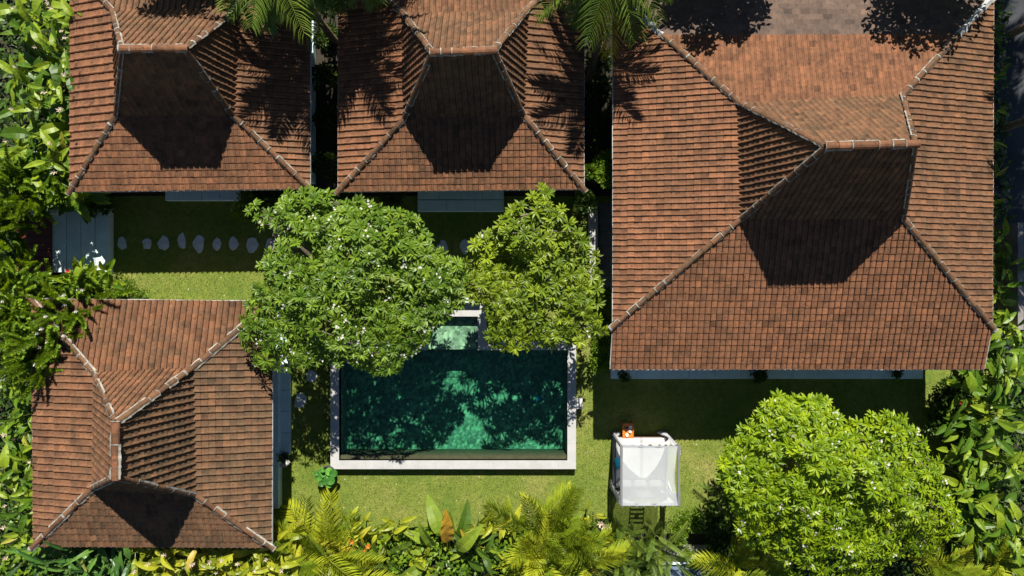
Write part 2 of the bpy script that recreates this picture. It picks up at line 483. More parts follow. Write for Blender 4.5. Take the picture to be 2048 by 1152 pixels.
class Roof:
    def __init__(self, relief=1.0): self.tiles, self.cut, self.relief = [], [], relief
    def patch(self, eL, eR, tR, tL, pitch, expo, tone, org=None, kind='tile', v_lo=0.0, v_hi=1.0, mirror=False):
        """lay courses of tiles on the face eL-eR (low edge) to tL-tR (high edge)"""
        tv = TILE_V if kind == 'tile' else SH_V
        e = (eR - eL).normalized()
        o = (eL + eR)/2 if org is None else org
        up = ((tL+tR)/2 - (eL+eR)/2)
        n = max(1, round(up.length*(v_hi-v_lo)/expo))
        nrm = e.cross(up).normalized()
        if nrm.z < 0: nrm = -nrm
        def LR(v): return eL.lerp(tL, v), eR.lerp(tR, v)
        def at(v, s):
            a, b = LR(v); sa, sb = (a-o).dot(e), (b-o).dot(e)
            t = (s-sa)/(sb-sa) if abs(sb-sa) > 1e-6 else 0.5
            return a + (b-a)*t
        for i in range(n):
            v0 = v_lo + (v_hi-v_lo)*i/n; v1 = v_lo + (v_hi-v_lo)*(i+1)/n
            a, b = LR(v0); sa0, sb0 = (a-o).dot(e), (b-o).dot(e)
            a, b = LR(v1); sa1, sb1 = (a-o).dot(e), (b-o).dot(e)
            lo, hi = min(sa0, sa1), max(sb0, sb1)
            shift = pitch*0.5*(i % 2) if kind != 'tile' else 0.0
            wob = random.uniform(-0.006, 0.006)
            for k in range(math.floor((lo-shift)/pitch)-1, math.ceil((hi-shift)/pitch)+1):
                s = k*pitch + shift + wob
                if s + pitch <= lo or s >= hi: continue
                rnd = min(0.999, max(0.001, random.betavariate(2.2, 2.2)))
                tn = min(1.0, max(0.0, tone + random.uniform(-0.18, 0.18)))
                if s >= max(sa0, sa1) and s + pitch <= min(sb0, sb1):
                    p0 = at(v0, s + pitch) if mirror else at(v0, s)
                    y = (at(v1, s + pitch) if mirror else at(v1, s)) - p0
                    nn = e.cross(y).normalized()
                    z = nn + e*random.uniform(-0.03, 0.03) + y.normalized()*random.uniform(-0.02, 0.02)
                    z.normalize(); z *= self.relief*random.uniform(0.92, 1.08)
                    p0 = p0 + y.normalized()*random.uniform(-0.008, 0.006)
                    x = e*(-pitch if mirror else pitch) + nn*random.uniform(-0.005, 0.005)
                    mat = Matrix(((x.x, y.x, z.x, p0.x), (x.y, y.y, z.y, p0.y), (x.z, y.z, z.z, p0.z), (0, 0, 0, 1)))
                    area = abs(x.x*y.y - x.y*y.x)/(1 - p0.z/CAM_H)**2
                    px, py = to_px(p0 + x*0.5 + y*0.5)
                    seen = 6 < px < 2042 and 6 < py < 1146 and not any(inside(g, px, py) for g in TREES_PX.values())
                    self.tiles.append((area if seen else 0.0, mat, rnd, tn, kind))
                else:
                    vv = []
                    for x, yv, zz in tv:
                        v = min(v0 + (v1-v0)*yv, 1.0)
                        a, b = LR(v)
                        sc = min(max(s + ((1-x) if mirror else x)*pitch, (a-o).dot(e)), (b-o).dot(e))
                        vv.append(at(v, sc) + nrm*zz*self.relief)
                    self.cut.append((vv, rnd, tn, kind))
    def build(self, parent):
        for kind, me, tv, tf in (('tile', TILE_ME, TILE_V, TILE_F), ('shingle', SH_ME, SH_V, SH_F)):
            ts = sorted([t for t in self.tiles if t[4] == kind], key=lambda t: -t[0])
            if not ts: continue
            for area, mat, rnd, tn, _ in ts[:300]:
                o = link(kind, me, parent, mat=mat)
                o['rnd'] = rnd; o['tone'] = tn
            mb = MB()
            hv = np.c_[tv, np.ones(len(tv))]
            for area, mat, rnd, tn, _ in ts[300:]:
                mb.add((hv @ np.array(mat).T)[:, :3], tf, rnd, tn)
            for vv, rnd, tn, k in self.cut:
                if k == kind: mb.add([tuple(v) for v in vv], tf, rnd, tn)
            tag(mb.build('roof_tiles' if kind == 'tile' else 'roof_shingles', M[kind], parent), kind='stuff')

def ridge_line(roof, pts, r=0.082, step=0.36, tone=0.6, mortar=None, both=True, lump=1.0):
    """ridge tiles along a polyline running uphill, bedded in mortar"""
    mortar = MB()
    for a, b in zip(pts[:-1], pts[1:]):
        d = b - a; n = max(1, round(d.length/step)); y = d/n
        x = y.cross(Vector((0, 0, 1))).normalized(); z = x.cross(y).normalized()
        if z.z < 0: z = -z
        for i in range(n):
            p = a + y*i + z*0.035
            xx = x*r*random.uniform(0.94, 1.06) + z*random.uniform(-0.01, 0.01)
            mat = Matrix(((xx.x, y.x, z.x*r, p.x), (xx.y, y.y, z.y*r, p.y), (xx.z, y.z, z.z*r, p.z), (0, 0, 0, 1)))
            o = link('ridge_tile', CAP_ME, roof, mat=mat)
            o['rnd'] = min(0.98, random.betavariate(2, 3)); o['tone'] = min(1, max(0.0, tone + random.uniform(-0.25, 0.25)))
            if mortar is not None:
                # collar at the joint
                if random.random() < 0.65:
                    k = 8; vv = []; w = random.uniform(0.007, 0.020)*(2.4 if random.random() < 0.10 else 1)
                    for yy in (-w, w):
                        for q in range(k):
                            t = math.pi*q/(k-1); rr = r*1.12 + random.uniform(0, 0.014)
                            vv.append(tuple(p + y.normalized()*(yy+random.uniform(-0.008, 0.008)) + x*(rr*math.cos(t)) + z*(rr*math.sin(t)*0.86)))
                    mortar.add(vv, [(q, q+1, k+q+1, k+q) for q in range(k-1)])
                # ragged bed on both flanks
                for sd in ((-1, 1) if both else (1,)):
                    if random.random() < 0.3: continue
                    m = 4; vv = []
                    for q in range(m+1):
                        c = p + y*(q/m)
                        w0, w1 = r*random.uniform(0.86, 1.0), r*random.uniform(1.05, 1.30)*lump
                        vv.append(tuple(c + x*(sd*w0) + z*(r*0.55)))
                        vv.append(tuple(c + x*(sd*w1) + z*(0.005 + random.uniform(0.0, 0.02))))
                    mortar.add(vv, [(2*q, 2*q+1, 2*q+3, 2*q+2) for q in range(m)])
    if mortar.n: tag(mortar.build('mortar', M['mortar'], roof), kind='stuff')

def strip_box(mb, a, b, w, h, out):
    """a board from a to b, w thick along out, h tall hanging below the line"""
    o = out*w
    v = [a, b, b+o, a+o]
    v = [tuple(p) for p in v] + [tuple(p - Vector((0, 0, h))) for p in v]
    mb.add(v, [(0,1,2,3),(7,6,5,4),(0,4,5,1),(1,5,6,2),(2,6,7,3),(3,7,4,0)])

def house(name, label, E, B, R, axis, pitch, tones, mort_lump=1.0, skirt=None, shingle=None, wall_in=0.75, plinth=0.32, ptc={}, relief=1.25):
    """E, B: eave and break corners NW, NE, SE, SW; R: ridge ends. axis 'x' or 'y'."""
    NW, NE, SE, SW = 0, 1, 2, 3
    cx = sum((e.x for e in E))/4; cy = sum((e.y for e in E))/4
    root = empty(name, (cx, cy, 0), label, 'house')
    sh = Vector((cx, cy, 0))
    E = [e - sh for e in E]; B = [b - sh for b in B]; R = [r - sh for r in R]
    if axis == 'x': T = {'N': (R[1], R[0]), 'S': (R[0], R[1]), 'W': (R[0], R[0]), 'E': (R[1], R[1])}
    else: T = {'N': (R[0], R[0]), 'S': (R[1], R[1]), 'W': (R[0], R[1]), 'E': (R[1], R[0])}
    side = {'N': (NE, NW), 'S': (SW, SE), 'W': (NW, SW), 'E': (SE, NE)}     # left, right seen from outside
    deck = MB(); roof = Roof(relief)
    global to_px_shift
    dz = Vector((0, 0, 0.035))
    faces = []
    for s, (l, r) in side.items():
        low = (E[l], E[r], B[r], B[l]); upp = (B[l], B[r], T[s][1], T[s][0])
        faces += [low, upp]
        org = (E[l] + E[r])/2
        p = ptc.get(s, pitch)
        tl, tu = tones.get(s, tones['*'])
        if s == 'N' and shingle:
            t = shingle
            roof.patch(*low, 0.26, 0.17, 0.35, org, 'shingle', 0.0, t)
            roof.patch(*low, p, 0.216, tl, org, 'tile', t, 1.0)
        elif s == 'S' and skirt:
            roof.patch(*low, p, 0.216, tl, org)
            sk = [k - sh for k in skirt]
            roof.patch(sk[0], sk[1], E[r], E[l], p, 0.216, tl, org)
            faces.append((sk[0], sk[1], E[r], E[l]))
        else:
            roof.patch(*low, p, 0.216, tl, org, mirror=(s == 'W'))
        roof.patch(*upp, p, 0.216, tu, org, mirror=(s == 'W'))
    for q in faces:
        q = [Vector(v) for v in q]
        deck.add([tuple(v - dz) for v in q], [(0,1,2,3)])
        deck.add([tuple(v - dz*3.2) for v in q], [(3,2,1,0)])
    rf = deck.build('roof', M['deck'], root)
    # seen area was measured in house space: shift back
    for i, (area, mat, rnd, tn, kd) in enumerate(roof.tiles):
        c = mat @ Vector((0.5, 0.5, 0)) + sh
        px, py = to_px(c)
        seen = 6 < px < 2042 and 6 < py < 1146 and not any(inside(g, px, py) for g in TREES_PX.values())
        x, y = mat.col[0], mat.col[1]
        roof.tiles[i] = (abs(x[0]*y[1]-x[1]*y[0])/(1-c.z/CAM_H)**2 if seen else 0.0, mat, rnd, tn, kd)
    roof.build(rf)
    ends = {NW: R[0], SW: R[0], NE: R[1], SE: R[1]} if axis == 'x' else {NW: R[0], NE: R[0], SW: R[1], SE: R[1]}
    for c in range(4):
        if shingle and c in (NW, NE):
            opp = E[c].lerp(B[c], shingle)
            d = (B[c]-E[c]).normalized(); x = d.cross(Vector((0,0,1))).normalized()
            fl = MB(); m = 14; vv = []
            for q in range(m+1):
                pnt = E[c].lerp(opp, q/m)
                w = random.uniform(0.07, 0.15)
                vv += [tuple(pnt - x*w + Vector((0,0,0.02))), tuple(pnt + Vector((0,0,0.10))), tuple(pnt + x*random.uniform(0.07, 0.13) + Vector((0,0,0.02)))]
            fl.add(vv, [(3*q+k, 3*q+k+1, 3*q+k+4, 3*q+k+3) for q in range(m) for k in (0, 1)])
            fl.build('hip_flashing', M['flashing'], rf)
            ridge_line(rf, [opp, B[c], ends[c]], lump=mort_lump)
        else:
            a = E[c] + (E[c]-B[c]).normalized()*0.10
            ridge_line(rf, [a, B[c], ends[c]], lump=mort_lump)
    d = (R[1]-R[0]).normalized()*0.06
    ridge_line(rf, [R[0]-d + Vector((0,0,0.05)), R[1]+d + Vector((0,0,0.05))], r=0.108, step=0.33, tone=0.0, lump=mort_lump)
    # eave boards
    corners = [E[NW], E[NE], E[SE], E[SW]]
    runs = [(E[NE], E[NW]), (E[SW], E[SE]), (E[NW], E[SW]), (E[SE], E[NE])]
    if skirt:
        sk = [k - sh for k in skirt]
        runs[1] = (sk[0], sk[1]); runs += [(E[SW], sk[0]), (sk[1], E[SE])]
    for a, b in runs:
        out = (b-a).cross(Vector((0,0,1))).normalized()
        fb = MB(); n = 10
        for q in range(n):
            j = random.uniform(0.018, 0.034)
            strip_box(fb, a.lerp(b, q/n)+Vector((0,0,0.004)), a.lerp(b, (q+1)/n)+Vector((0,0,0.004)), j, 0.10, out)
        fb.build('eave_board', M['fascia'], rf)
    # walls, plinth, openings and posts below the roof
    x0, x1 = max(E[NW].x, E[SW].x)+wall_in, min(E[NE].x, E[SE].x)-wall_in
    y0, y1 = max(E[SW].y, E[SE].y)+wall_in, min(E[NW].y, E[NE].y)-wall_in
    zt = E[SW].z + 0.05
    w = MB()
    for lo, hi in (((x0, y0, plinth), (x1, y0+0.2, zt)), ((x0, y1-0.2, plinth), (x1, y1, zt)),
                   ((x0, y0+0.2, plinth), (x0+0.2, y1-0.2, zt)), ((x1-0.2, y0+0.2, plinth), (x1, y1-0.2, zt))):
        w.box(lo, hi)
    w.build('wall', M['wall'], root)
    pl = MB(); pl.bevel_box((x0-0.25, y0-0.25, 0.0), (x1+0.25, y1+0.25, plinth), 0.015)
    pl.build('plinth', M['terrace'], root)
    for k in (-1, 1):
        dm = MB(); mx = (x0+x1)/2 + k*0.45
        dm.bevel_box((mx-0.43, y0-0.05, plinth), (mx+0.43, y0-0.006, plinth+2.05), 0.004)
        dr = dm.build('door', M['wood'], root)
        hm = MB(); hm.tube([(mx-k*0.34, y0-0.05, plinth+1.0), (mx-k*0.34, y0-0.09, plinth+1.0), (mx-k*0.34, y0-0.09, plinth+1.15)], 0.012)
        hm.build('handle', M['greymetal'], dr)
    for fx in (0.2, 0.8):
        mx = x0 + (x1-x0)*fx
        wm = MB(); wm.box((mx-0.6, y0-0.04, plinth+0.8), (mx+0.6, y0-0.005, plinth+1.95))
        wi = wm.build('window', M['wood'], root)
        for q in (-1, 1):
            gm = MB(); gm.box((mx+q*0.29-0.25, y0-0.05, plinth+0.88), (mx+q*0.29+0.25, y0-0.043, plinth+1.87))
            gm.build('pane', M['glass'], wi)
    return root

# frangipani crowns in photograph pixels (kept clear of the counted roof tiles)
TREES_PX['a'] = [(537,398),(570,388),(602,375),(630,385),(652,379),(675,400),(701,410),(717,394),(747,402),(790,418),(831,429),(854,448),(862,486),(895,505),(919,524),(930,560),(932,600),(912,623),(881,646),(852,672),(845,694),(820,705),(812,722),(795,742),(763,753),(740,735),(715,728),(690,722),(668,735),(652,727),(630,728),(610,733),(575,738),(537,742),(500,728),(487,705),(480,665),(486,635),(500,600),(515,565),(518,532),(530,510),(552,490),(556,465),(526,452),(490,430),(505,408)]
TREES_PX['b'] = [(1091,368),(1106,375),(1118,400),(1137,436),(1167,459),(1172,485),(1194,501),(1198,540),(1202,574),(1200,600),(1198,627),(1213,646),(1211,676),(1187,672),(1167,692),(1129,684),(1098,692),(1068,688),(1041,706),(1018,696),(996,702),(970,688),(976,650),(969,622),(942,598),(925,575),(923,532),(936,500),(954,478),(992,452),(1022,417),(1053,398),(1072,372)]
TREES_PX['c'] = [(1563,785),(1590,795),(1615,785),(1659,802),(1689,841),(1720,838),(1741,828),(1780,824),(1815,833),(1825,858),(1850,880),(1867,911),(1893,950),(1878,978),(1914,997),(1919,1050),(1888,1080),(1862,1110),(1810,1106),(1776,1123),(1758,1150),(1690,1165),(1594,1158),(1550,1112),(1502,1093),(1472,1058),(1481,1023),(1455,1000),(1442,980),(1437,937),(1450,893),(1470,868),(1485,850),(1515,820),(1537,798)]

ze, zb, zr = 2.6, 3.25, 5.55
house('villa_house', 'tiled house in the top left corner beside the tall leafy hedge',
      [P(142,-72,ze), P(620,-72,ze), P(620,377,ze), P(141,383,ze)],
      [P(226,22,zb), P(478,18,zb), P(466,230,zb), P(234,230,zb)],
      [P(247,100,zr), P(373,99,zr)], 'x', 0.19,
      {'*': (0.45, 0.85), 'W': (0.0, 0.25), 'N': (0.55, 0.55), 'S': (0.15, 0.5), 'E': (0.4, 0.6)}, ptc={'W': 0.25})
house('villa_house', 'tiled house in the middle of the top edge behind the white-flowered frangipani',
      [P(677,-82,ze), P(1168,-82,ze), P(1167,378,ze), P(677,383,ze)],
      [P(806,28,zb), P(1054,20,zb), P(1046,230,zb), P(810,236,zb)],
      [P(865,107,zr), P(988,103,zr)], 'x', 0.185,
      {'*': (0.40, 0.9), 'W': (0.05, 0.45), 'N': (0.35, 0.5), 'S': (0.25, 0.6), 'E': (0.35, 0.6)}, ptc={'W': 0.20, 'E': 0.205})
ze, zb, zr = 2.6, 3.22, 5.9
house('villa_house', 'tiled house in the bottom left corner whose short ridge runs down the picture',
      [P(64,598,ze), P(545,603,ze), P(543,1094,ze), P(68,1092,ze)],
      [P(190,746,zb), P(385,737,zb), P(390,988,zb), P(187,976,zb)],
      [P(235,845,zr), P(235,952,zr)], 'y', 0.19,
      {'*': (0.6, 0.85), 'W': (0.35, 0.5), 'N': (0.35, 0.35), 'S': (0.65, 0.8), 'E': (0.75, 0.85)}, mort_lump=1.2, ptc={'E': 0.215, 'W': 0.215})
ze, zb, zr = 3.3, 4.25, 7.15
house('villa_house', 'largest tiled house filling the upper right with brown shingles at its top edge',
      [P(1227,-16,ze), P(1986,-8,ze), P(1984,655,ze), P(1226,652,ze)],
      [P(1477,206,zb), P(1803,192,zb), P(1805,437,zb), P(1482,437,zb)],
      [P(1651,294,zr), P(1828,289,zr)], 'x', 0.178,
      {'*': (0.3, 0.8), 'W': (0.08, 0.5), 'N': (-0.2, 0.6), 'S': (0.05, 0.5), 'E': (0.5, 0.6)},
      skirt=[P(1221,738,2.88), P(1968,738,2.88)], shingle=0.40, relief=1.05)

# ------------------------------------------------------------------ terraces, steps, landing
def slabs(name, label, cat, rects, z0, z1, mat, part='slab', group=None, gap=0.004):
    """stone slabs laid side by side; rects are in pixels at height z1"""
    a = [P(r[0], r[1], z1) for r in rects]; b = [P(r[2], r[3], z1) for r in rects]
    cx = (min(v.x for v in a)+max(v.x for v in b))/2; cy = (min(v.y for v in b)+max(v.y for v in a))/2
    root = empty(name, (cx, cy, 0), label, cat, group)
    for p, q in zip(a, b):
        m = MB(); dzz = random.uniform(-0.006, 0.006)
        m.bevel_box((p.x-cx+gap, q.y-cy+gap, z0), (q.x-cx-gap, p.y-cy-gap, z1+dzz), 0.008)
        m.build(part, mat, root)
    return root
def cut(x0, x1, n):
    return [(x0+(x1-x0)*i/n, x0+(x1-x0)*(i+1)/n) for i in range(n)]

slabs('terrace', 'narrow grey stone terrace below the top left house', 'terrace', [(a, 378, b, 401) for a, b in cut(330, 476, 4)], -0.01, 0.25, M['terrace'])
slabs('terrace', 'grey stone terrace step below the middle top house', 'terrace',
      [(a, 360, b, 399) for a, b in cut(835, 1008, 4)] + [(a, 400, b, 423) for a, b in cut(835, 1008, 3)], -0.01, 0.2, M['terrace'])
slabs('terrace', 'narrow stone terrace beside the bottom left house under the frangipani', 'terrace', [(553, a, 580, b) for a, b in cut(610, 908, 7)], -0.01, 0.16, M['terrace'])
slabs('bench_ledge', 'long smooth grey ledge along the right eave of the bottom left house', 'ledge', [(525, 610, 557, 1016)], -0.01, 0.42, M['terrace'], 'ledge_slab')
slabs('terrace', 'long grey stone terrace along the lower eave of the largest house', 'terrace', [(a, 715, b, 758) for a, b in cut(1222, 1846, 12)], -0.01, 0.2, M['terrace'])
slabs('landing', 'grey landing of four stone strips beside the entrance deck', 'landing', [(a, 416, b, 545) for a, b in cut(104, 219, 4)], -0.01, 0.28, M['slab'], gap=0.008)
slabs('entrance_deck', 'dark red timber deck at the left entrance', 'deck', [(30, a, 103, b) for a, b in cut(428, 560, 9)], -0.01, 0.33, M['redwood'], 'plank', gap=0.006)
slabs('garden_wall', 'short white rendered wall above the entrance deck', 'wall', [(20, 410, 66, 427), (66, 410, 112, 427)], -0.01, 0.9, M['white'], 'wall_panel', gap=0.0)
slabs('side_path', 'grey paved path along the left side of the largest house', 'path', [(1198, a, 1236, b) for a, b in cut(405, 578, 6)], -0.01, 0.03, M['concrete'])
slabs('garden_wall', 'low pale wall between the olive frangipani and the paved side path', 'wall', [(1179, a, 1196, b) for a, b in cut(410, 560, 4)], -0.01, 0.45, M['coping'], 'wall_panel', gap=0.0)
slabs('boundary_wall', 'weathered grey boundary wall at the right edge beside the driveway', 'wall', [(2036, a, 2048, b) for a, b in cut(445, 660, 5)], -0.01, 1.6, M['concrete'], 'wall_panel', gap=0.0)
slabs('front_path', 'weathered concrete path behind the plants at the bottom edge', 'path', [(a, 1090, b, 1124) for a, b in cut(1320, 1460, 3)], -0.01, 0.04, M['concrete'])
slabs('front_kerb', 'pale concrete kerb at the bottom edge in front of blue-grey paving', 'kerb', [(a, 1125, b, 1130) for a, b in cut(1320, 1460, 3)], -0.01, 0.12, M['slab'])
slabs('lower_paving', 'blue-grey paving at the bottom edge right of the feathery palm', 'paving', [(a, 1131, b, 1180) for a, b in cut(1325, 1460, 2)], -0.01, 0.02, M['bluegrey'])

# stepping stones
def stepping_stone(px, py, w, h, label, group):
    c = P(px, py, 0.03); m = MB(); n = random.choice((8, 9, 11))
    rr = [random.uniform(0.78, 1.16) for _ in range(n)]
    ang = [2*math.pi*(k+random.uniform(-0.25, 0.25))/n for k in range(n)]
    vv = []
    for s, z in ((1.0, -0.02), (1.0, 0.02), (0.93, 0.032)):
        for k in range(n): vv.append((s*rr[k]*w/2*math.cos(ang[k]), s*rr[k]*h/2*math.sin(ang[k]), z))
    vv.append((0, 0, 0.036))
    f = [(j*n+k, j*n+(k+1) % n, (j+1)*n+(k+1) % n, (j+1)*n+k) for j in range(2) for k in range(n)]
    f += [(2*n+k, 2*n+(k+1) % n, 3*n) for k in range(n)]
    m.add(vv, f)
    tag(m.build('stepping_stone', M['stone'], None, (c.x, c.y, 0)), label, 'stone', group)
row = [(244,487,19,28),(294,487,20,26),(327,485,24,28),(364,482,18,32),(398,486,23,36),(433,487,18,28),(467,487,20,30),(505,489,24,34),(541,488,22,30)]
for i, (x, y, w, h) in enumerate(row):
    stepping_stone(x, y, w/PXM, h/PXM, '%s stepping stone from the landing in the row across the shaded lawn' % ORD[i], 'stepping stones across the shaded lawn')
for (x, y, w, h, l) in ((885,496,24,30,'left stepping stone in the shaded gap between the two frangipanis'), (930,494,24,30,'right stepping stone in the shaded gap between the two frangipanis'),
                        (622,752,24,30,'upper stepping stone between the ledge house and the pool'), (600,802,26,30,'lower stepping stone between the ledge house and the pool')):
    stepping_stone(x, y, w/PXM, h/PXM, l, 'stepping stones near the frangipanis')

# ------------------------------------------------------------------ pool
WZ = 0.20; BZ = -0.95; CZ = 0.32
pool = empty('swimming_pool', ((PX0+PX1)/2, (PY0+PY1)/2, 0), 'green stone swimming pool with pale coping and a shallow bay', 'pool')
pc = Vector((pool.location.x, pool.location.y, 0))
def prel(x0, y0, x1, y1, z0, z1): return (x0-pc.x, y0-pc.y, z0), (x1-pc.x, y1-pc.y, z1)
def coping_run(x0, y0, x1, y1, n, alongx):
    for i in range(n):
        g = 0.0008
        if alongx: a, b = x0+(x1-x0)*i/n, x0+(x1-x0)*(i+1)/n; r = prel(a+g, y0, b-g, y1, -0.01, CZ+random.uniform(-0.002, 0.002))
        else: a, b = y0+(y1-y0)*i/n, y0+(y1-y0)*(i+1)/n; r = prel(x0, a+g, x1, b-g, -0.01, CZ+random.uniform(-0.002, 0.002))
        m = MB(); m.bevel_box(r[0], r[1], 0.002); m.build('coping_stone', M['coping'], pool)
coping_run(PX0, PY0, PX1, PY0+CW, 14, True)
coping_run(PX0, PY0+CW, PX0+CW, PY1, 7, False)
coping_run(PX1-CW, PY0+CW, PX1, PY1, 7, False)
coping_run(PX0+CW, PY1-CW, SX0+CW, PY1, 5, True)
coping_run(SX1-CW, PY1-CW, PX1-CW, PY1, 5, True)
coping_run(SX0, PY1, SX0+CW, SY1, 2, False)
coping_run(SX1-CW, PY1, SX1, SY1, 2, False)
coping_run(SX0+CW, SY1-0.45, SX1-CW, SY1, 3, True)
ix0, ix1, iy0, iy1 = PX0+CW, PX1-CW, PY0+CW, PY1-CW
tile_s = 0.30
basin = MB()
def stone_grid(fix, axis, a0, a1, b0, b1, flip):
    na, nb = max(1, round((a1-a0)/tile_s)), max(1, round((b1-b0)/tile_s))
    for i in range(na):
        for j in range(nb):
            u0, u1 = a0+(a1-a0)*i/na, a0+(a1-a0)*(i+1)/na; w0, w1 = b0+(b1-b0)*j/nb, b0+(b1-b0)*(j+1)/nb
            q = [(u0,w0),(u1,w0),(u1,w1),(u0,w1)]
            if axis == 'z': v = [(x-pc.x, y-pc.y, fix) for x, y in q]
            elif axis == 'x': v = [(fix-pc.x, x-pc.y, y) for x, y in q]
            else: v = [(x-pc.x, fix-pc.y, y) for x, y in q]
            basin.add(v, [(3,2,1,0) if flip else (0,1,2,3)], random.random())
stone_grid(BZ, 'z', ix0, ix1, iy0, iy1, False)
ct = CZ - 0.02
stone_grid(ix0, 'x', iy0, iy1, BZ, ct, False); stone_grid(ix1, 'x', iy0, iy1, BZ, ct, True)
stone_grid(iy0, 'y', ix0, ix1, BZ, ct, True); stone_grid(iy1, 'y', ix0, SX0+CW, BZ, ct, False); stone_grid(iy1, 'y', SX1-CW, ix1, BZ, ct, False)
LZ = -0.05                                             # floor of the shallow bay
stone_grid(iy1, 'y', SX0+CW, SX1-CW, BZ, LZ, False)
stone_grid(LZ, 'z', SX0+CW, SX1-CW, iy1, SY1-0.45, False)
stone_grid(SX0+CW, 'x', iy1, SY1-0.45, LZ, ct, False); stone_grid(SX1-CW, 'x', iy1, SY1-0.45, LZ, ct, True)
stone_grid(SY1-0.45, 'y', SX0+CW, SX1-CW, LZ, ct, False)
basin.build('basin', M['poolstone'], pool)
# ledge seat along the lower wall
sm = MB(); sm.box(*prel(ix0+0.01, iy0+0.01, ix1-0.01, iy0+0.13, BZ+0.01, WZ-0.05)); sm.build('bench_step', M['olive'], pool)
# water: a closed body with a rippled top that keeps a hair's breadth off the stone
wm = MB(); e = 0.004
def wave(x, y):
    h = 0.0
    for kx, ky, ph, am in WAVES: h += am*math.sin(kx*x + ky*y + ph)
    return WZ + h
WAVES = []
for q in range(14):
    k_ = 2*math.pi/random.uniform(0.22, 0.75); a_ = random.uniform(0, 6.28)
    WAVES.append((k_*math.cos(a_), k_*math.sin(a_), random.uniform(0, 6.28), 0.010/k_))
def water_body(x0, x1, y0, y1, zb, st):
    nx, ny = max(2, int((x1-x0)/st)), max(2, int((y1-y0)/st))
    vv = [(x0+(x1-x0)*i/nx-pc.x, y0+(y1-y0)*j/ny-pc.y, wave(x0+(x1-x0)*i/nx, y0+(y1-y0)*j/ny)) for j in range(ny+1) for i in range(nx+1)]
    k = nx+1; f = [(j*k+i, j*k+i+1, (j+1)*k+i+1, (j+1)*k+i) for j in range(ny) for i in range(nx)]
    b = len(vv)
    rim = [i for i in range(k)] + [j*k+nx for j in range(1, ny+1)] + [ny*k+i for i in range(nx-1, -1, -1)] + [j*k for j in range(ny-1, 0, -1)]
    vv += [(vv[r][0], vv[r][1], zb) for r in rim]
    f += [(rim[(q+1) % len(rim)], rim[q], b+q, b+(q+1) % len(rim)) for q in range(len(rim))]
    f.append(tuple(b+q for q in range(len(rim)-1, -1, -1)))
    m = MB(); m.add(vv, f)
    return m.build('water', M['water'], pool, smooth=True)
water_body(ix0+e, ix1-e, iy0+e, iy1-e, BZ+0.004, 0.045)
water_body(SX0+CW+e, SX1-CW-e, iy1+e, SY1-0.45-e, LZ+0.004, 0.045)
lm = MB(); c = P(1078, 797, -0.9) - pc
lm.tube([(c.x, c.y, BZ+0.003), (c.x, c.y, BZ+0.03)], 0.12, 14); lm.build('drain_cover', M['turq'], pool)
c0, c1 = P(1153, 797, 0.3), P(1165, 818, 0.3)
bx = MB(); bx.bevel_box((-0.105, -0.18, 0), (0.105, 0.18, 0.34), 0.012); bx.box((-0.03, -0.03, 0.342), (0.03, 0.03, 0.37))
tag(bx.build('pump_box', M['white'], None, ((c0.x+c1.x)/2, (c0.y+c1.y)/2, 0)), 'small white box against the right coping of the pool', 'box')
# white planter wall top at the head of the shallow bay
m = MB()
for x0, x1 in cut(868, 960, 3):
    a, b = P(x0, 596, 0.6), P(x1, 606, 0.6)
    m.bevel_box((a.x+0.003, b.y, 0), (b.x-0.003, a.y, 0.6), 0.01)
o = P(914, 601, 0.6)
tag(m.build('spout_wall', M['white']), 'low white wall at the head of the shallow pool bay under the frangipanis', 'wall')

# ------------------------------------------------------------------ canopied daybed
BX0, BX1, BY0, BY1, BT = 3.53, 5.37, -6.98, -5.12, 2.1
bed = empty('daybed', ((BX0+BX1)/2, (BY0+BY1)/2, 0), 'white canopied daybed with sheer curtains standing on the lawn', 'daybed')
hx, hy = (BX1-BX0)/2, (BY1-BY0)/2
fr = MB()
fr.bevel_box((-hx+0.05, -hy+0.05, 0.18), (hx-0.05, hy-0.05, 0.32), 0.01); fr.build('bed_platform', M['wood'], bed)
for sx in (-1, 1):
    for sy in (-1, 1):
        m = MB(); m.box((sx*hx-0.035, sy*hy-0.035, 0), (sx*hx+0.035, sy*hy+0.035, BT-0.04)); m.build('post', M['greymetal'], bed)
for sx in (-1, 1):
    for z in (0.30, BT):
        m = MB(); m.box((sx*hx-0.04, -hy-0.04 if z > 1 else -hy+0.037, z-0.04), (sx*hx+0.04, hy+0.04 if z > 1 else hy-0.037, z+0.035)); m.build('side_rail', M['greymetal'], bed)
for sy in (-1, 1):
    m = MB(); m.box((-hx+0.042, sy*hy-0.03, BT-0.036), (hx-0.042, sy*hy+0.03, BT+0.03)); m.build('cross_rail', M['greymetal'], bed)
def soft_box(x0, x1, y0, y1, z0, z1, n=8, puff=0.04):
    m = MB(); vv = []; f = []
    for j in range(n+1):
        for i in range(n+1):
            u, v = i/n, j/n
            ed = min(u, 1-u, v, 1-v)
            vv.append((x0+(x1-x0)*u, y0+(y1-y0)*v, z1 - puff*(1-min(1, ed*6))**2 + random.uniform(-0.004, 0.004)))
    k = n+1
    for j in range(n):
        for i in range(n): f.append((j*k+i, j*k+i+1, (j+1)*k+i+1, (j+1)*k+i))
    b = len(vv)
    rim = [i for i in range(k)] + [j*k+n for j in range(1, k)] + [n*k+i for i in range(n-1, -1, -1)] + [j*k for j in range(n-1, 0, -1)]
    for r in rim: vv.append((vv[r][0], vv[r][1], z0))
    for q in range(len(rim)):
        q2 = (q+1) % len(rim); f.append((rim[q2], rim[q], b+q, b+q2))
    m.add(vv, f)
    return m
soft_box(-hx+0.06, -0.005, -hy+0.10, hy-0.06, 0.32, 0.52).build('mattress', M['mattress'], bed, smooth=True)
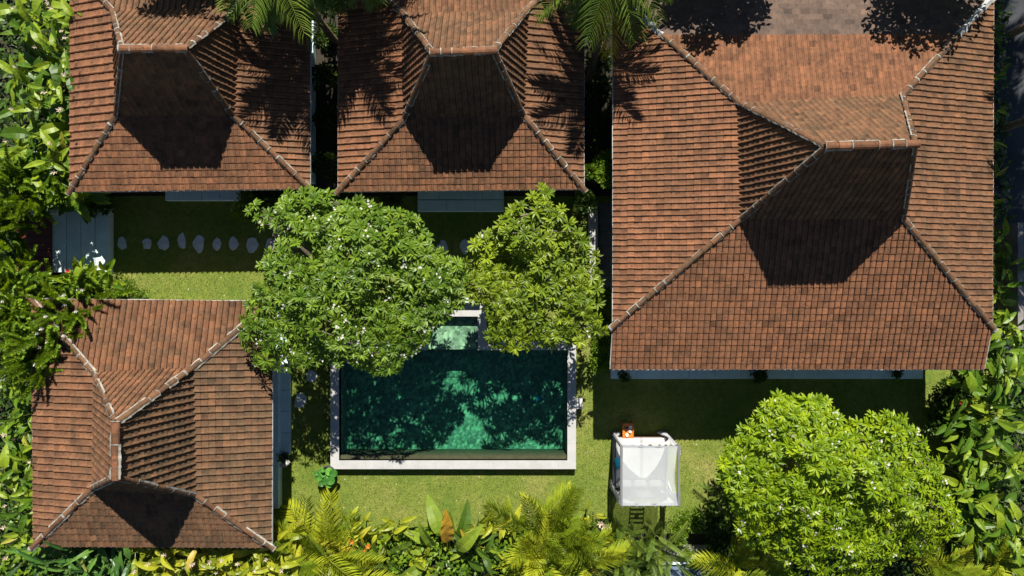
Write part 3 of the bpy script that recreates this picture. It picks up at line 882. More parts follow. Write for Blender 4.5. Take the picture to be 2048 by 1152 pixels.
soft_box(0.005, hx-0.06, -hy+0.10, hy-0.06, 0.32, 0.52).build('mattress', M['mattress'], bed, smooth=True)
for k in range(3):
    soft_box(-hx+0.12+k*0.52, -hx+0.58+k*0.52, -hy+0.14, -hy+0.46, 0.525, 0.66, 6, 0.09).build('pillow', M['mattress'], bed, smooth=True)
cu = soft_box(-0.17, 0.17, -0.11, 0.11, 0.0, 0.13, 6, 0.07).build('cushion', M['turq'], None, (P(1237, 926, 0.6).x, P(1237, 926, 0.6).y, 0.525), smooth=True)
cu.rotation_euler.z = math.radians(97)
tag(cu, 'small turquoise cushion lying on the left side of the daybed', 'cushion')
# open back panel: two stiles, rails and a round ornament (its shadow falls on the lawn)
for x in (-0.24, 0.24):
    m = MB(); m.box((-0.02+x, -hy+0.035, 0.32), (0.02+x, -hy+0.065, 1.42)); m.build('back_stile', M['greymetal'], bed)
for z in (0.72, 0.88, 1.04, 1.20, 1.36):
    m = MB(); m.box((-0.218, -hy+0.036, z-0.025), (0.218, -hy+0.064, z+0.025)); m.build('back_rail', M['greymetal'], bed)
m = MB(); m.tube([(0, -hy+0.038, 1.12), (0, -hy+0.062, 1.12)], 0.075, 12); m.build('back_ornament', M['greymetal'], bed)
# sheer roof cloth, sagging between the rails
m = MB(); n = 20; vv = []; f = []
for j in range(n+1):
    for i in range(n+1):
        u, v = i/n, j/n
        sag = 0.10*math.sin(math.pi*u)*math.sin(math.pi*v)
        x = -hx+0.03 + (2*hx-0.06)*u - (0.09*math.sin(math.pi*v) if i == n else 0)
        vv.append((x, -hy-0.03+(2*hy+0.06)*v, BT+0.04 - sag + 0.006*math.sin(u*19+v*5)))
k = n+1
for j in range(n):
    for i in range(n): f.append((j*k+i, j*k+i+1, (j+1)*k+i+1, (j+1)*k+i))
m.add(vv, f); m.build('canopy_cloth', M['canopy'], bed, smooth=True)
def curtain(cxs, cys, alongx, reach, tie_z):
    """cloth hung from the top rail, drawn to its corner post, tied, its tail hanging free"""
    m = MB(); nu, nv = 22, 16; vv = []; f = []
    cx, cy = cxs*hx, cys*hy
    for j in range(nv+1):
        t = j/nv
        for i in range(nu+1):
            s = i/nu
            fold = math.sin(s*nu*1.15)*0.035
            if t < 0.6:
                q = t/0.6
                spread = reach*s*(1-q)**1.6*(1) + 0.07*s*q
                z = BT + 0.0 - (BT-tie_z)*(q**(0.75+0.5*s))
                off = fold*(1-0.6*q)
            else:
                q = (t-0.6)/0.4
                spread = (0.07+0.22*q)*s
                z = tie_z*(1-q) + 0.04*q
                off = fold*(0.5+1.2*q)
            if alongx: vv.append((cx - cxs*spread, cy + cys*(0.05+off+0.02*t), z))
            else: vv.append((cx + cxs*(0.05+off+0.02*t), cy - cys*spread, z))
    k = nu+1
    for j in range(nv):
        for i in range(nu): f.append((j*k+i, j*k+i+1, (j+1)*k+i+1, (j+1)*k+i))
    m.add(vv, f); m.build('curtain', M['curtain'], bed, smooth=True)
curtain(-1, 1, True, 1.15, 0.75); curtain(1, 1, True, 0.75, 0.8); curtain(-1, -1, True, 0.9, 0.8); curtain(1, -1, True, 0.9, 0.8)
curtain(-1, -1, False, 0.35, 0.75); curtain(1, -1, False, 0.5, 0.8); curtain(1, 1, False, 0.3, 0.8)

# side table with tea things
tc = P(1256, 861, 0.4)
tb = empty('side_table', (tc.x, tc.y, 0), 'small orange wooden side table at the head of the daybed', 'table')
m = MB(); m.bevel_box((-0.19, -0.25, 0.37), (0.19, 0.25, 0.41), 0.008); m.build('table_top', M['orange'], tb)
m = MB()
for lo, hi in (((-0.19,-0.25,0.41),(0.19,-0.235,0.45)), ((-0.19,0.235,0.41),(0.19,0.25,0.45)), ((-0.19,-0.235,0.41),(-0.175,0.235,0.45)), ((0.175,-0.235,0.41),(0.19,0.235,0.45))): m.box(lo, hi)
m.build('tray_rim', M['orange'], tb)
for sx in (-1, 1):
    for sy in (-1, 1):
        m = MB(); m.box((sx*0.16-0.02, sy*0.22-0.02, 0), (sx*0.16+0.02, sy*0.22+0.02, 0.37)); m.build('leg', M['orange'], tb)
def lathe(prof, n=12):
    m = MB(); vv = [(r*math.cos(2*math.pi*k/n), r*math.sin(2*math.pi*k/n), z) for r, z in prof for k in range(n)]
    m.add(vv, [(j*n+k, j*n+(k+1) % n, (j+1)*n+(k+1) % n, (j+1)*n+k) for j in range(len(prof)-1) for k in range(n)])
    return m
for x, y, lb in ((0.08, 0.13, 'white cup nearest the upper right corner of the orange side table'), (0.07, -0.03, 'white cup in the middle of the orange side table'), (-0.04, -0.16, 'white cup at the lower edge of the orange side table')):
    cpo = lathe([(0.0, 0.004), (0.055, 0.006), (0.062, 0.012), (0.028, 0.014), (0.04, 0.05), (0.043, 0.075), (0.038, 0.072), (0.0, 0.03)]).build('cup', M['china'], None, (tc.x+x, tc.y+y, 0.41), smooth=True)
    tag(cpo, lb, 'cup', 'tea things on the side table')
tpo = empty('teapot', (tc.x-0.06, tc.y+0.07, 0.41), 'dark teapot on the orange side table', 'teapot')
lathe([(0.0, 0.004), (0.04, 0.006), (0.06, 0.04), (0.05, 0.08), (0.02, 0.095), (0.012, 0.11), (0.0, 0.115)]).build('body', M['darkpot'], tpo, smooth=True)
m = MB(); m.tube([(0.05, 0, 0.04), (0.09, 0, 0.07), (0.10, 0, 0.09)], [0.014, 0.01, 0.007]); m.build('spout', M['darkpot'], tpo)
m = MB(); m.tube([(-0.05, 0, 0.03), (-0.085, 0, 0.05), (-0.05, 0, 0.08)], 0.007); m.build('handle', M['darkpot'], tpo)

#PLANTS
# ------------------------------------------------------------------ frangipani trees
def rosette(nl, L, W, seed):
    """one whorl of long leaves, unit axis +z; returns vertices, faces and a shade per face"""
    rg = random.Random(seed); V, F, S = [], [], []
    for k in range(nl):
        az = 2.399963*k + rg.uniform(-0.25, 0.25)
        ring = k/nl
        el = math.radians(4 + 50*ring + rg.uniform(-10, 10))
        l = L*(1.0 - 0.30*ring)*rg.uniform(0.82, 1.12); w = W*rg.uniform(0.85, 1.12)
        d = Vector((math.cos(az), math.sin(az), 0)); sd = Vector((-math.sin(az), math.cos(az), 0))
        droop = rg.uniform(0.15, 0.5)
        b = len(V); pts = []
        for t, ww in ((0.06, 0.10), (0.40, 0.80), (0.72, 1.0), (1.0, 0.06)):
            e = el - droop*t
            p = d*(l*t*math.cos(e)) + Vector((0, 0, l*t*math.sin(e)))
            up = Vector((0, 0, 1))*math.cos(e) - d*math.sin(e)
            hw = w*0.5*ww
            V += [tuple(p - sd*hw + up*hw*0.38), tuple(p), tuple(p + sd*hw + up*hw*0.38)]
        sh = rg.random()
        for q in range(3):
            for c in (0, 1):
                F.append((b+3*q+c, b+3*q+c+1, b+3*q+c+4, b+3*q+c+3)); S.append(sh)
    return np.array(V), flat(F), np.array(S)
ROS = [rosette(15 + (i % 4), 0.295, 0.066, 100+i) for i in range(10)]
FLW_F = None
def flower(seed):
    rg = random.Random(seed); V, F = [], []
    for k in range(5):
        az = 2*math.pi*k/5 + rg.uniform(-0.1, 0.1); d = Vector((math.cos(az), math.sin(az), 0)); s = Vector((-d.y, d.x, 0))
        b = len(V)
        V += [(0, 0, 0), tuple(d*0.035 - s*0.02 + Vector((0, 0, 0.02))), tuple(d*0.062 + Vector((0, 0, 0.012))), tuple(d*0.035 + s*0.02 + Vector((0, 0, 0.02)))]
        F.append((b, b+1, b+2, b+3))
    return np.array(V), flat(F)
FLW = [flower(i) for i in range(4)]

def edge_dist(poly, x, y):
    best = 1e9; j = len(poly)-1
    for i in range(len(poly)):
        x0, y0 = poly[j]; x1, y1 = poly[i]
        dx, dy = x1-x0, y1-y0
        t = max(0, min(1, ((x-x0)*dx+(y-y0)*dy)/(dx*dx+dy*dy+1e-9)))
        best = min(best, math.hypot(x-x0-t*dx, y-y0-t*dy)); j = i
    return best

def rot_to(axis, spin):
    return (axis.to_track_quat('Z', 'Y') @ Euler((0, 0, spin)).to_quaternion()).to_matrix()

def frangipani(label, poly, z_edge, z_top, mat, base_px, n_top, n_low, flowers, size=1.0, gaps=()):
    xs = [p[0] for p in poly]; ys = [p[1] for p in poly]
    rr = 110.0
    base = P(base_px[0], base_px[1], 0)
    root = empty('frangipani_tree', base, label, 'tree')
    crown, bloom = MB(), MB()
    tips = []; tries = 0; cells = {}
    lump = [(random.uniform(min(xs), max(xs)), random.uniform(min(ys), max(ys)), random.uniform(35, 65), random.uniform(-0.65, 0.6)) for _ in range(26)]
    def zat(x, y):
        d = edge_dist(poly, x, y)
        z = z_edge + (z_top-z_edge)*min(1.0, d/rr)**0.6
        for lx, ly, lr, lh in lump: z += lh*math.exp(-((x-lx)**2+(y-ly)**2)/(lr*lr))
        z += 0.45*mnoise.noise(Vector((x/34, y/34, base.x)))
        return z
    want = n_top
    while len(tips) < want and tries < want*60:
        tries += 1
        x, y = random.uniform(min(xs), max(xs)), random.uniform(min(ys), max(ys))
        if not inside(poly, x, y) or edge_dist(poly, x, y) < 3: continue
        hole = mnoise.noise(Vector((x/34, y/34, base.x))) + 0.4*mnoise.noise(Vector((x/15, y/15, base.y)))
        if hole < -0.30: continue
        if any(math.hypot(x-gx, y-gy) < gr for gx, gy, gr in gaps): continue
        key = (int(x//18), int(y//18))
        if any(math.hypot(x-a, y-b) < 14.6 for dx in (-1, 0, 1) for dy in (-1, 0, 1) for a, b in cells.get((key[0]+dx, key[1]+dy), [])): continue
        cells.setdefault(key, []).append((x, y))
        tips.append((x, y, zat(x, y) + random.uniform(-0.22, 0.12), True))
    k = 0
    while k < n_low:
        x, y = random.uniform(min(xs), max(xs)), random.uniform(min(ys), max(ys))
        if not inside(poly, x, y) or edge_dist(poly, x, y) < 14: continue
        if any(math.hypot(x-gx, y-gy) < gr for gx, gy, gr in gaps): continue
        k += 1
        tips.append((x, y, zat(x, y) - random.uniform(0.3, 0.9), False))
    pts = []
    mid = P(sum(xs)/len(xs), sum(ys)/len(ys), (z_edge+z_top)/2)
    for x, y, z, top in tips:
        p = P(x, y, z) - base
        out = (p + base - mid); out.z = 0
        ax = (Vector((0, 0, 1.0)) + out*0.16 + Vector((random.uniform(-0.35, 0.35), random.uniform(-0.35, 0.35), 0))).normalized()
        R = np.array(rot_to(ax, random.uniform(0, 6.28)))*random.uniform(0.82, 1.18)*size
        v, f, s = random.choice(ROS)
        crown.add(v @ R.T + np.array(p), f)
        crown.R[-1] = np.clip(s*0.55 + random.uniform(0.0, 0.45), 0, 0.96)
        if random.random() < 0.012: crown.R[-1][:] = 1.0
        pts.append((p, ax))
        if top and random.random() < flowers:
            for q in range(random.randint(1, 5)):
                fv, ff = random.choice(FLW)
                off = np.array(p + ax*0.10*size + Vector((random.gauss(0, 0.055), random.gauss(0, 0.055), random.uniform(0.05, 0.14))))
                Rf = np.array(rot_to((ax + Vector((random.uniform(-.5, .5), random.uniform(-.5, .5), 0))).normalized(), random.uniform(0, 6)))
                bloom.add(fv @ Rf.T*random.uniform(0.5, 0.78) + off, ff)
    # wood: trunk, limbs, twigs
    wood = MB(); fork = Vector((0.05, 0.05, 0.95))
    wood.tube([(0, 0, -0.05), (0.03, 0.0, 0.5), fork], [0.17, 0.14, 0.13], 8)
    nl = 9; limbs = []
    idx = random.sample(range(len(pts)), min(len(pts), 160))
    for i in range(nl):
        a = 2*math.pi*i/nl + random.uniform(-0.2, 0.2)
        far = max((pts[j][0] for j in idx), key=lambda p: p.x*math.cos(a)+p.y*math.sin(a)-0.1*abs(p.x*math.sin(a)-p.y*math.cos(a)))
        m1 = fork.lerp(far, 0.45) + Vector((0, 0, 0.15)); e1 = fork.lerp(far, 0.8); e1.z = min(e1.z, far.z-0.5)
        wood.tube([fork, m1, e1], [0.10, 0.075, 0.045], 6)
        limbs += [fork.lerp(m1, 0.6), m1, m1.lerp(e1, 0.5), e1]
    tw = MB()
    for p, ax in pts:
        if random.random() < 0.6:
            b = min(limbs, key=lambda q: (q-p).length)
            k = b.lerp(p, 0.6) - Vector((0, 0, 0.18))
            wood.tube([b, k, p], [0.028, 0.022, 0.018], 4, cap=False)
    wood.build('trunk', M['bark'], root, smooth=True)
    crown.build('crown', mat, root)
    if bloom.n: tag(bloom.build('blossom', M['petal'], root), kind='stuff')
    return root

frangipani('broad white-flowered frangipani tree at the upper left corner of the pool', TREES_PX['a'], 3.5, 4.5, M['frang1'], (715, 590), 900, 130, 0.15, gaps=((655,655,20),(700,690,14)))
frangipani('olive green frangipani tree with few flowers at the upper right corner of the pool', TREES_PX['b'], 3.3, 4.3, M['frang2'], (1065, 590), 560, 70, 0.010)
frangipani('bright yellow-green frangipani tree with white flowers at the lower right', TREES_PX['c'], 2.6, 3.8, M['frang3'], (1600, 900), 860, 200, 0.14, gaps=((1860,985,10),))

# ------------------------------------------------------------------ leaf and frond templates
def paddle(w, fold, droop, wave, seed, mat, petiole=0.22, ns=8):
    """broad leaf along +y, unit length from the foot of its stalk"""
    rg = random.Random(seed); m = MB(); vv = []; f = []
    t0 = petiole
    m.tube([(0, 0, 0), (0, t0, 0.0)], [0.014, 0.010], 4, cap=False)
    for i in range(ns+1):
        t = i/ns; y = t0 + (1-t0)*t
        hw = 0.5*w*(max(0.0, math.sin(math.pi*min(1, t**0.75*0.98+0.015))))**0.7 + 0.004
        z = -droop*t*t
        for c, s in ((-1, 1), (0, 0), (1, 1)):
            vv.append((c*hw*math.cos(fold), y - droop*0.25*t*t, z + s*(hw*math.sin(fold) + rg.uniform(-wave, wave))))
    for i in range(ns):
        for c in (0, 1): f.append((3*i+c, 3*i+c+1, 3*i+c+4, 3*i+c+3))
    m.add(vv, f)
    return m.mesh('leaf', mat)
def frond(nl, l, spread, droop, seed, mat, curl=0.25, w=0.022, vee=0.3, up=0.0):
    """feather leaf along +y, unit length: rachis and two rows of leaflets"""
    rg = random.Random(seed); m = MB()
    def spine(t): return Vector((0, t*(1-0.18*droop*t), up*t - droop*t*t))
    m.tube([spine(t) for t in (0, 0.25, 0.5, 0.75, 1.0)], [0.016, 0.012, 0.009, 0.006, 0.003], 4, cap=False)
    for k in range(nl):
        t = 0.16 + 0.83*k/(nl-1)
        p = spine(t); d = (spine(min(1, t+0.02)) - spine(t-0.02)).normalized()
        ll = l*(math.sin(math.pi*(0.12+0.80*((t-0.16)/0.84)))**0.6)*rg.uniform(0.85, 1.1)
        for sd in (-1, 1):
            a = math.radians(spread*(1-0.45*t) + rg.uniform(-6, 6))
            v = d*math.cos(a) + Vector((sd*math.sin(a), 0, vee + rg.uniform(-0.1, 0.1)))
            v.normalize()
            sidev = v.cross(Vector((0, 0, 1))).normalized()
            tip = p + v*ll - Vector((0, 0, ll*curl)); mid = p + v*(ll*0.5)
            hw = w*0.5
            V = [p - sidev*hw*0.5, p + sidev*hw*0.5, mid + sidev*hw, mid - sidev*hw, tip]
            m.add([tuple(x) for x in V], [(0, 1, 2, 3), (3, 2, 4)])
    return m.mesh('frond', mat)
def shoot_mesh(nl, L, mat, seed, wide=0.055):
    """arching hedge shoot along +y clothed all round in small leaves"""
    rg = random.Random(seed); m = MB()
    def spine(t): return Vector((0.03*math.sin(t*4), t, 0.25*t-0.45*t*t))
    m.tube([spine(t) for t in (0, 0.33, 0.66, 1.0)], [0.012, 0.010, 0.007, 0.003], 4, cap=False)
    for k in range(nl):
        t = 0.15 + 0.85*k/nl; p = spine(t); az = 2.4*k
        d = Vector((math.cos(az), 0.55, math.sin(az))).normalized()
        l = wide*2.0*rg.uniform(0.7, 1.2)*(1.15-0.55*t); s = d.cross(Vector((0, 1, 0.3))).normalized()*wide*0.5*rg.uniform(0.7, 1.1)
        m.add([tuple(p), tuple(p+d*l*0.5+s), tuple(p+d*l), tuple(p+d*l*0.5-s)], [(0, 1, 2, 3)], rg.random())
    return m.mesh('shoot', mat)

def leaf_set(w, mat, seed, petiole=0.2):
    return [paddle(w*(0.85+0.1*i), 0.30+0.08*(i % 3), 0.10+0.13*i, 0.010+0.006*(i % 3), seed+i, mat, petiole) for i in range(4)]
LEAF = {'heli': leaf_set(0.26, M['heli'], 11), 'heliY': leaf_set(0.25, M['heliY'], 21), 'strap': leaf_set(0.15, M['heliD'], 31, 0.1),
        'banana': leaf_set(0.24, M['banana'], 41, 0.28), 'broad': leaf_set(0.34, M['heli'], 51, 0.15)}
FROND = {'palm': [frond(44, 0.34, 62, 0.45+0.22*i, 61+i, M['palm'], 0.35, 0.026) for i in range(4)],
         'areca': [frond(27, 0.40, 56, 0.30+0.2*i, 71+i, M['areca'], 0.2, 0.036, 0.35) for i in range(4)],
         'feather': [frond(40, 0.20, 48, 0.15+0.2*i, 81+i, M['palm'], 0.1, 0.016, 0.35) for i in range(3)]}
SHOOT = [shoot_mesh(120, 1.0, M['shoot'], 91+i, 0.075) for i in range(4)]
_m = MB(); _m.tube([(0, 0, 0), (0.0, 0, 0.5), (0, 0, 1)], [1.0, 0.85, 0.6], 6); STEM_ME = _m.mesh('stem', M['stemgreen'], True)
_m = MB()
for k in range(9):
    a = k*2.4; h = 0.25*k/9
    _m.add([(0, 0, h), (0.05*math.cos(a)-0.03*math.sin(a), 0.05*math.sin(a)+0.03*math.cos(a), h+0.05), (0.13*math.cos(a), 0.13*math.sin(a), h+0.09), (0.05*math.cos(a)+0.03*math.sin(a), 0.05*math.sin(a)-0.03*math.cos(a), h+0.05)], [(0, 1, 2, 3)])
BLOOM = {c: _m.mesh('flower_head', M[c]) for c in ('redflower', 'orangeflower', 'pinkflower', 'drybloom', 'petal')}

def stem(root, p, h, r, lean=(0, 0)):
    o = link('stem', STEM_ME, root)
    d = Vector((lean[0], lean[1], h))
    o.matrix_basis = Matrix.Translation(p) @ d.to_track_quat('Z', 'Y').to_matrix().to_4x4() @ Matrix.Diagonal((r, r, d.length, 1))
    return o
def orient(p, az, el, roll, L, wid=1.0):
    return Matrix.Translation(p) @ Euler((0, 0, az)).to_matrix().to_4x4() @ Euler((el, 0, 0)).to_matrix().to_4x4() @ Euler((0, roll, 0)).to_matrix().to_4x4() @ Matrix.Diagonal((L*wid, L, L, 1))

def clump(px, py, h, n, L, label, kind='heli', rad=0.5, group=None, cat='plant', flowers=(), name='heliconia_plant', el=(-5, 55)):
    """upright stems with broad leaves up their height"""
    c = P(px, py, h*0.9); root = empty(name, (c.x, c.y, 0), label, cat, group)
    ns = max(2, n//5)
    for i in range(ns):
        a = 2.4*i + random.uniform(-0.4, 0.4); r = rad*math.sqrt((i+0.5)/ns)
        hh = h*random.uniform(0.72, 1.04)
        b = Vector((r*math.cos(a), r*math.sin(a), 0)); lean = (0.18*r*math.cos(a), 0.18*r*math.sin(a))
        stem(root, b, hh*0.88, 0.022, lean)
        m = n//ns + (1 if i < n % ns else 0)
        az0 = random.uniform(0, 6.28)
        for k in range(m):
            t = 0.45 + 0.5*(k+0.5)/m
            p = b + Vector((lean[0]*t, lean[1]*t, hh*0.88*t))
            az = az0 + math.pi*k + random.uniform(-0.7, 0.7)
            e = math.radians(random.uniform(*el))
            ll = L*random.uniform(0.7, 1.2)
            link('leaf', random.choice(LEAF[kind]), root, mat=orient(p, az, e, random.uniform(-0.5, 0.5), ll))
    for f in flowers:
        a = random.uniform(0, 6.28); r = rad*random.uniform(0.2, 1.0)
        o = link('flower_head', BLOOM[f], root, (r*math.cos(a), r*math.sin(a), h*random.uniform(0.95, 1.1)))
        o.scale = [random.uniform(0.45, 0.75)]*3; o.rotation_euler = (random.uniform(-.4, .4), random.uniform(-.4, .4), random.uniform(0, 6))
    return root

def palm(x, y, h, n, L, label, kind='palm', lean=(0, 0), group=None, name='palm_tree', trunk=0.11, el=(-20, 70), dead=True):
    """ringed trunk with a crown of feather fronds"""
    root = empty(name, (x, y, 0), label, 'palm', group)
    m = MB(); k = 14; pts = [Vector((lean[0]*t*t, lean[1]*t*t, h*t)) for t in [i/k for i in range(k+1)]]
    m.tube(pts, [trunk*(1.25-0.45*i/k)*(1.06 if i % 2 else 0.97) for i in range(k+1)], 9)
    m.build('trunk', M['palmbark'], root, smooth=True)
    top = pts[-1]
    m = MB(); m.tube([top, top+Vector((0, 0, 0.35)), top+Vector((0, 0, 0.7))], [trunk*0.85, trunk*0.75, 0.02], 8); m.build('crownshaft', M['stemgreen'], root, smooth=True)
    for i in range(n):
        az = 2.39996*i + random.uniform(-0.2, 0.2); t = (i+0.5)/n
        e = math.radians(el[0] + (el[1]-el[0])*t + random.uniform(-8, 8))
        link('frond', random.choice(FROND[kind]), root, mat=orient(top+Vector((0, 0, 0.25+0.35*t)), az, e, random.uniform(-0.3, 0.3), L*random.uniform(0.85, 1.1)))
    return root

def palm_clump(px, py, h, n, L, label, kind='areca', rad=0.3, group=None, name='areca_palm', el=(15, 80)):
    """several thin stems from the ground, each with arching fronds"""
    c = P(px, py, h*0.6); root = empty(name, (c.x, c.y, 0), label, 'palm', group)
    ns = max(3, n//4)
    for i in range(ns):
        a = 2.4*i; r = rad*math.sqrt((i+0.3)/ns); b = Vector((r*math.cos(a), r*math.sin(a), 0)); hh = h*random.uniform(0.45, 0.75)
        stem(root, b, hh, 0.025, (0.3*r*math.cos(a), 0.3*r*math.sin(a)))
        m = n//ns + (1 if i < n % ns else 0)
        for k in range(m):
            az = a + 2*math.pi*k/m + random.uniform(-0.5, 0.5)
            link('frond', random.choice(FROND[kind]), root, mat=orient(b+Vector((0.3*r*math.cos(a), 0.3*r*math.sin(a), hh*random.uniform(0.85, 1.0))), az, math.radians(random.uniform(*el)), random.uniform(-0.5, 0.5), L*random.uniform(0.8, 1.15)))
    return root

def shoots(px, py, h, n, L, label, rad=0.6, group=None, flowers=(), name='hedge_shrub'):
    """shrub of long arching shoots densely clothed in small leaves"""
    c = P(px, py, h*0.8); root = empty(name, (c.x, c.y, 0), label, 'shrub', group)
    for i in range(5):
        a = i*1.257; stem(root, Vector((0.1*math.cos(a), 0.1*math.sin(a), 0)), h*0.7, 0.025, (rad*0.6*math.cos(a), rad*0.6*math.sin(a)))
    for i in range(n):
        a = random.uniform(0, 6.28); r = rad*math.sqrt(random.random())
        p = Vector((r*math.cos(a)*0.8, r*math.sin(a)*0.8, h*random.uniform(0.45, 0.95)))
        link('shoot', random.choice(SHOOT), root, mat=orient(p, a - math.pi/2 + random.uniform(-0.9, 0.9), math.radians(random.uniform(5, 60)), random.uniform(0, 6), L*random.uniform(0.6, 1.2), 1.0))
    for f in flowers:
        a = random.uniform(0, 6.28); r = rad*random.uniform(0.3, 1.0)
        link('flower_head', BLOOM[f], root, (r*math.cos(a), r*math.sin(a), h*random.uniform(0.95, 1.05))).scale = (0.5, 0.5, 0.5)
    return root

def shrub(px, py, h, r, n, label, mat='shrub', leaf=0.09, group=None, flowers=(), name='shrub', squash=1.0, cat='shrub'):
    """round bush: many small leaves spread through lumps"""
    c = P(px, py, h*0.7); root = empty(name, (c.x, c.y, 0), label, cat, group)
    m = MB()
    lumps = [(Vector((random.uniform(-.6, .6)*r, random.uniform(-.6, .6)*r*squash, h*random.uniform(0.35, 0.8))), r*random.uniform(0.35, 0.6)) for _ in range(9)]
    V, L, R = [], [], []
    for i in range(n):
        lc, lr = random.choice(lumps)
        d = Vector((random.gauss(0, 1), random.gauss(0, 1), abs(random.gauss(0.3, 0.9)))).normalized()
        p = lc + d*(lr*random.uniform(0.65, 1.05)); p.z = max(0.02, min(p.z, h*1.1))
        t = (d + Vector((random.uniform(-.8, .8), random.uniform(-.8, .8), random.uniform(-.3, .6)))).normalized()
        s = t.cross(Vector((random.uniform(-1, 1), random.uniform(-1, 1), 1.0))).normalized()
        l = leaf*random.uniform(0.7, 1.3); u = s.cross(t)
        m.add([tuple(p), tuple(p+t*l*0.5+s*l*0.24+u*l*0.05), tuple(p+t*l), tuple(p+t*l*0.5-s*l*0.24+u*l*0.05)], (QF, QC), random.random()*0.97)
    m.build('foliage', M[mat], root)
    for i in range(4):
        a = i*1.57+0.4; stem(root, Vector((0.05*math.cos(a), 0.05*math.sin(a), 0)), h*0.6, 0.018, (0.4*r*math.cos(a), 0.4*r*math.sin(a)))
    for f in flowers:
        lc, lr = random.choice(lumps)
        link('flower_head', BLOOM[f], root, tuple(lc + Vector((random.uniform(-.4, .4)*lr, random.uniform(-.4, .4)*lr, lr*0.95))))
    return root
QF = np.array([0, 1, 2, 3], dtype=np.int32); QC = np.array([4], dtype=np.int32)

# ------------------------------------------------------------------ hedge left of the top left house
g = 'heliconias in the upper left hedge'
def seq(spots, fmt, **kw):
    for i, s in enumerate(spots): clump(*s, fmt % ORD[i], **kw)
seq([(25,20,3.0,34,1.05),(62,95,3.1,36,1.05),(18,165,3.0,34,1.05),(58,235,3.1,36,1.1),(18,305,3.0,34,1.05)],
    'broad-leaved green plant, %s from the top in the outer row of the upper left hedge', rad=0.65, group=g, flowers=('drybloom',))
seq([(118,15,3.3,36,0.95),(124,90,3.4,34,0.9),(118,170,3.3,34,0.95),(122,245,3.3,34,0.9),(116,315,3.2,34,0.9)],
    'broad-leaved green plant, %s from the top in the row against the top left roof', rad=0.5, group=g, flowers=('drybloom','drybloom'))
g = 'arching shrubs left of the entrance'
for i, (x, y, h) in enumerate([(20,380,2.6),(58,378,2.7),(-14,450,2.5),(-8,520,2.6),(50,600,2.3),(20,590,2.7),(85,630,2.6),(30,660,2.8),(105,680,2.7),(55,720,2.8)]):
    shoots(x, y, h, 52, 0.95, 'shrub with arching leafy shoots, %s from the top on the left edge' % ORD[i], 0.62, g, ('pinkflower',) if i == 2 else (('petal',)*3 if i in (4, 6, 8) else ()))
for i, (x, y, h) in enumerate([(150,625,3.1),(120,670,3.2),(175,600,2.9),(90,715,3.2)]):
    shoots(x, y, h, 48, 0.95, '%s arching shrub from the top overhanging the upper left corner of the bottom left house' % ORD[i], 0.5, 'shrubs overhanging the bottom left roof', ('petal',)*4)
clump(150, 560, 1.5, 16, 0.95, 'tall paddle-leaved plant in front of the landing', 'broad', 0.35, el=(35, 75), flowers=('redflower',))
clump(210, 560, 1.1, 14, 0.75, 'low paddle-leaved plant right of the landing edge', 'broad', 0.3, el=(30, 70))
clump(165, 600, 1.7, 18, 0.7, 'green leafy plant touching the upper eave of the bottom left house', 'heli', 0.45)
shrub(248, 575, 0.6, 0.5, 1100, 'low small-leaved bush at the edge of the sunlit lawn', 'shrub', 0.07)
shrub(282, 600, 0.5, 0.4, 800, 'small bush at the foot of the upper eave of the bottom left house', 'shrub', 0.07)
clump(122, 378, 2.5, 30, 0.85, 'added shaded broad-leaved plant tucked under the lower left corner of the top left roof', 'broad', 0.4, el=(-10, 40))  # this plant and the next three are added to shade the landing
clump(78, 345, 2.9, 34, 0.85, 'broad-leaved plant above the entrance deck', 'heli', 0.4, el=(-10, 40))
clump(100, 345, 2.8, 40, 0.8, 'added dense broad-leaved plant beside the lower left corner of the top left roof', 'broad', 0.45, el=(-10, 30))
shrub(112, 374, 2.6, 0.6, 2400, 'added dense leafy bush between the landing and the corner of the top left roof', 'shrub', 0.15)  # bush added to block the sun from the landing
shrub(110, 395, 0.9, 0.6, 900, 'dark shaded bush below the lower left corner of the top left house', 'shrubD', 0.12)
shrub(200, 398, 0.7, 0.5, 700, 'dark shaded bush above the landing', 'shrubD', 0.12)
# ------------------------------------------------------------------ left edge beside the bottom left house
g = 'broad-leaved plants left of the bottom left house'
seq([(15,790,2.8,34,0.85),(25,850,2.8,38,0.85),(42,905,2.9,38,0.85),(10,960,2.8,38,0.85),(45,1005,2.9,38,0.85),(15,1055,2.8,36,0.85),(48,1085,2.8,34,0.85)],
    'broad-leaved plant, %s from the top along the left edge beside the lower house', rad=0.5, group=g, flowers=('drybloom',))
# ------------------------------------------------------------------ bottom border
g = 'dark strap-leaved plants in the bottom left corner'
for i, (x, y) in enumerate([(55,1125),(125,1130),(195,1128),(150,1165),(240,1150)]):
    clump(x, y, 3.0, 38, 1.05, '%s dark green strap-leaved plant from the left along the bottom edge' % ORD[i], 'strap', 0.45, g, name='strap_leaf_plant', el=(5, 60))
g = 'yellow-green plants below the bottom left house'
for i, (x, y) in enumerate([(275,1118),(325,1122),(375,1120),(425,1118),(475,1112),(522,1108),(300,1158),(365,1160),(440,1160),(510,1150),(560,1150)]):
    clump(x, y, 3.0, 34, 0.8, '%s yellow-green leafy plant in the border under the bottom left house' % ORD[i], 'heliY', 0.45, g, flowers=('drybloom','drybloom'), el=(0, 60))
g = 'yellow areca palms in the bottom border'
for i, (x, y, h) in enumerate([(600,1075,2.0),(655,1110,2.2),(570,1140,2.2),(690,1150,1.8)]):
    palm_clump(x, y, h, 12, 1.5, '%s yellowish feather palm from the left in the bottom border' % ORD[i], 'areca', 0.3, g)
clump(715, 1095, 1.2, 22, 0.6, 'yellow-green plant with orange-red flowers between the feather palms', 'heliY', 0.45, flowers=('orangeflower',)*5, name='ginger_plant')
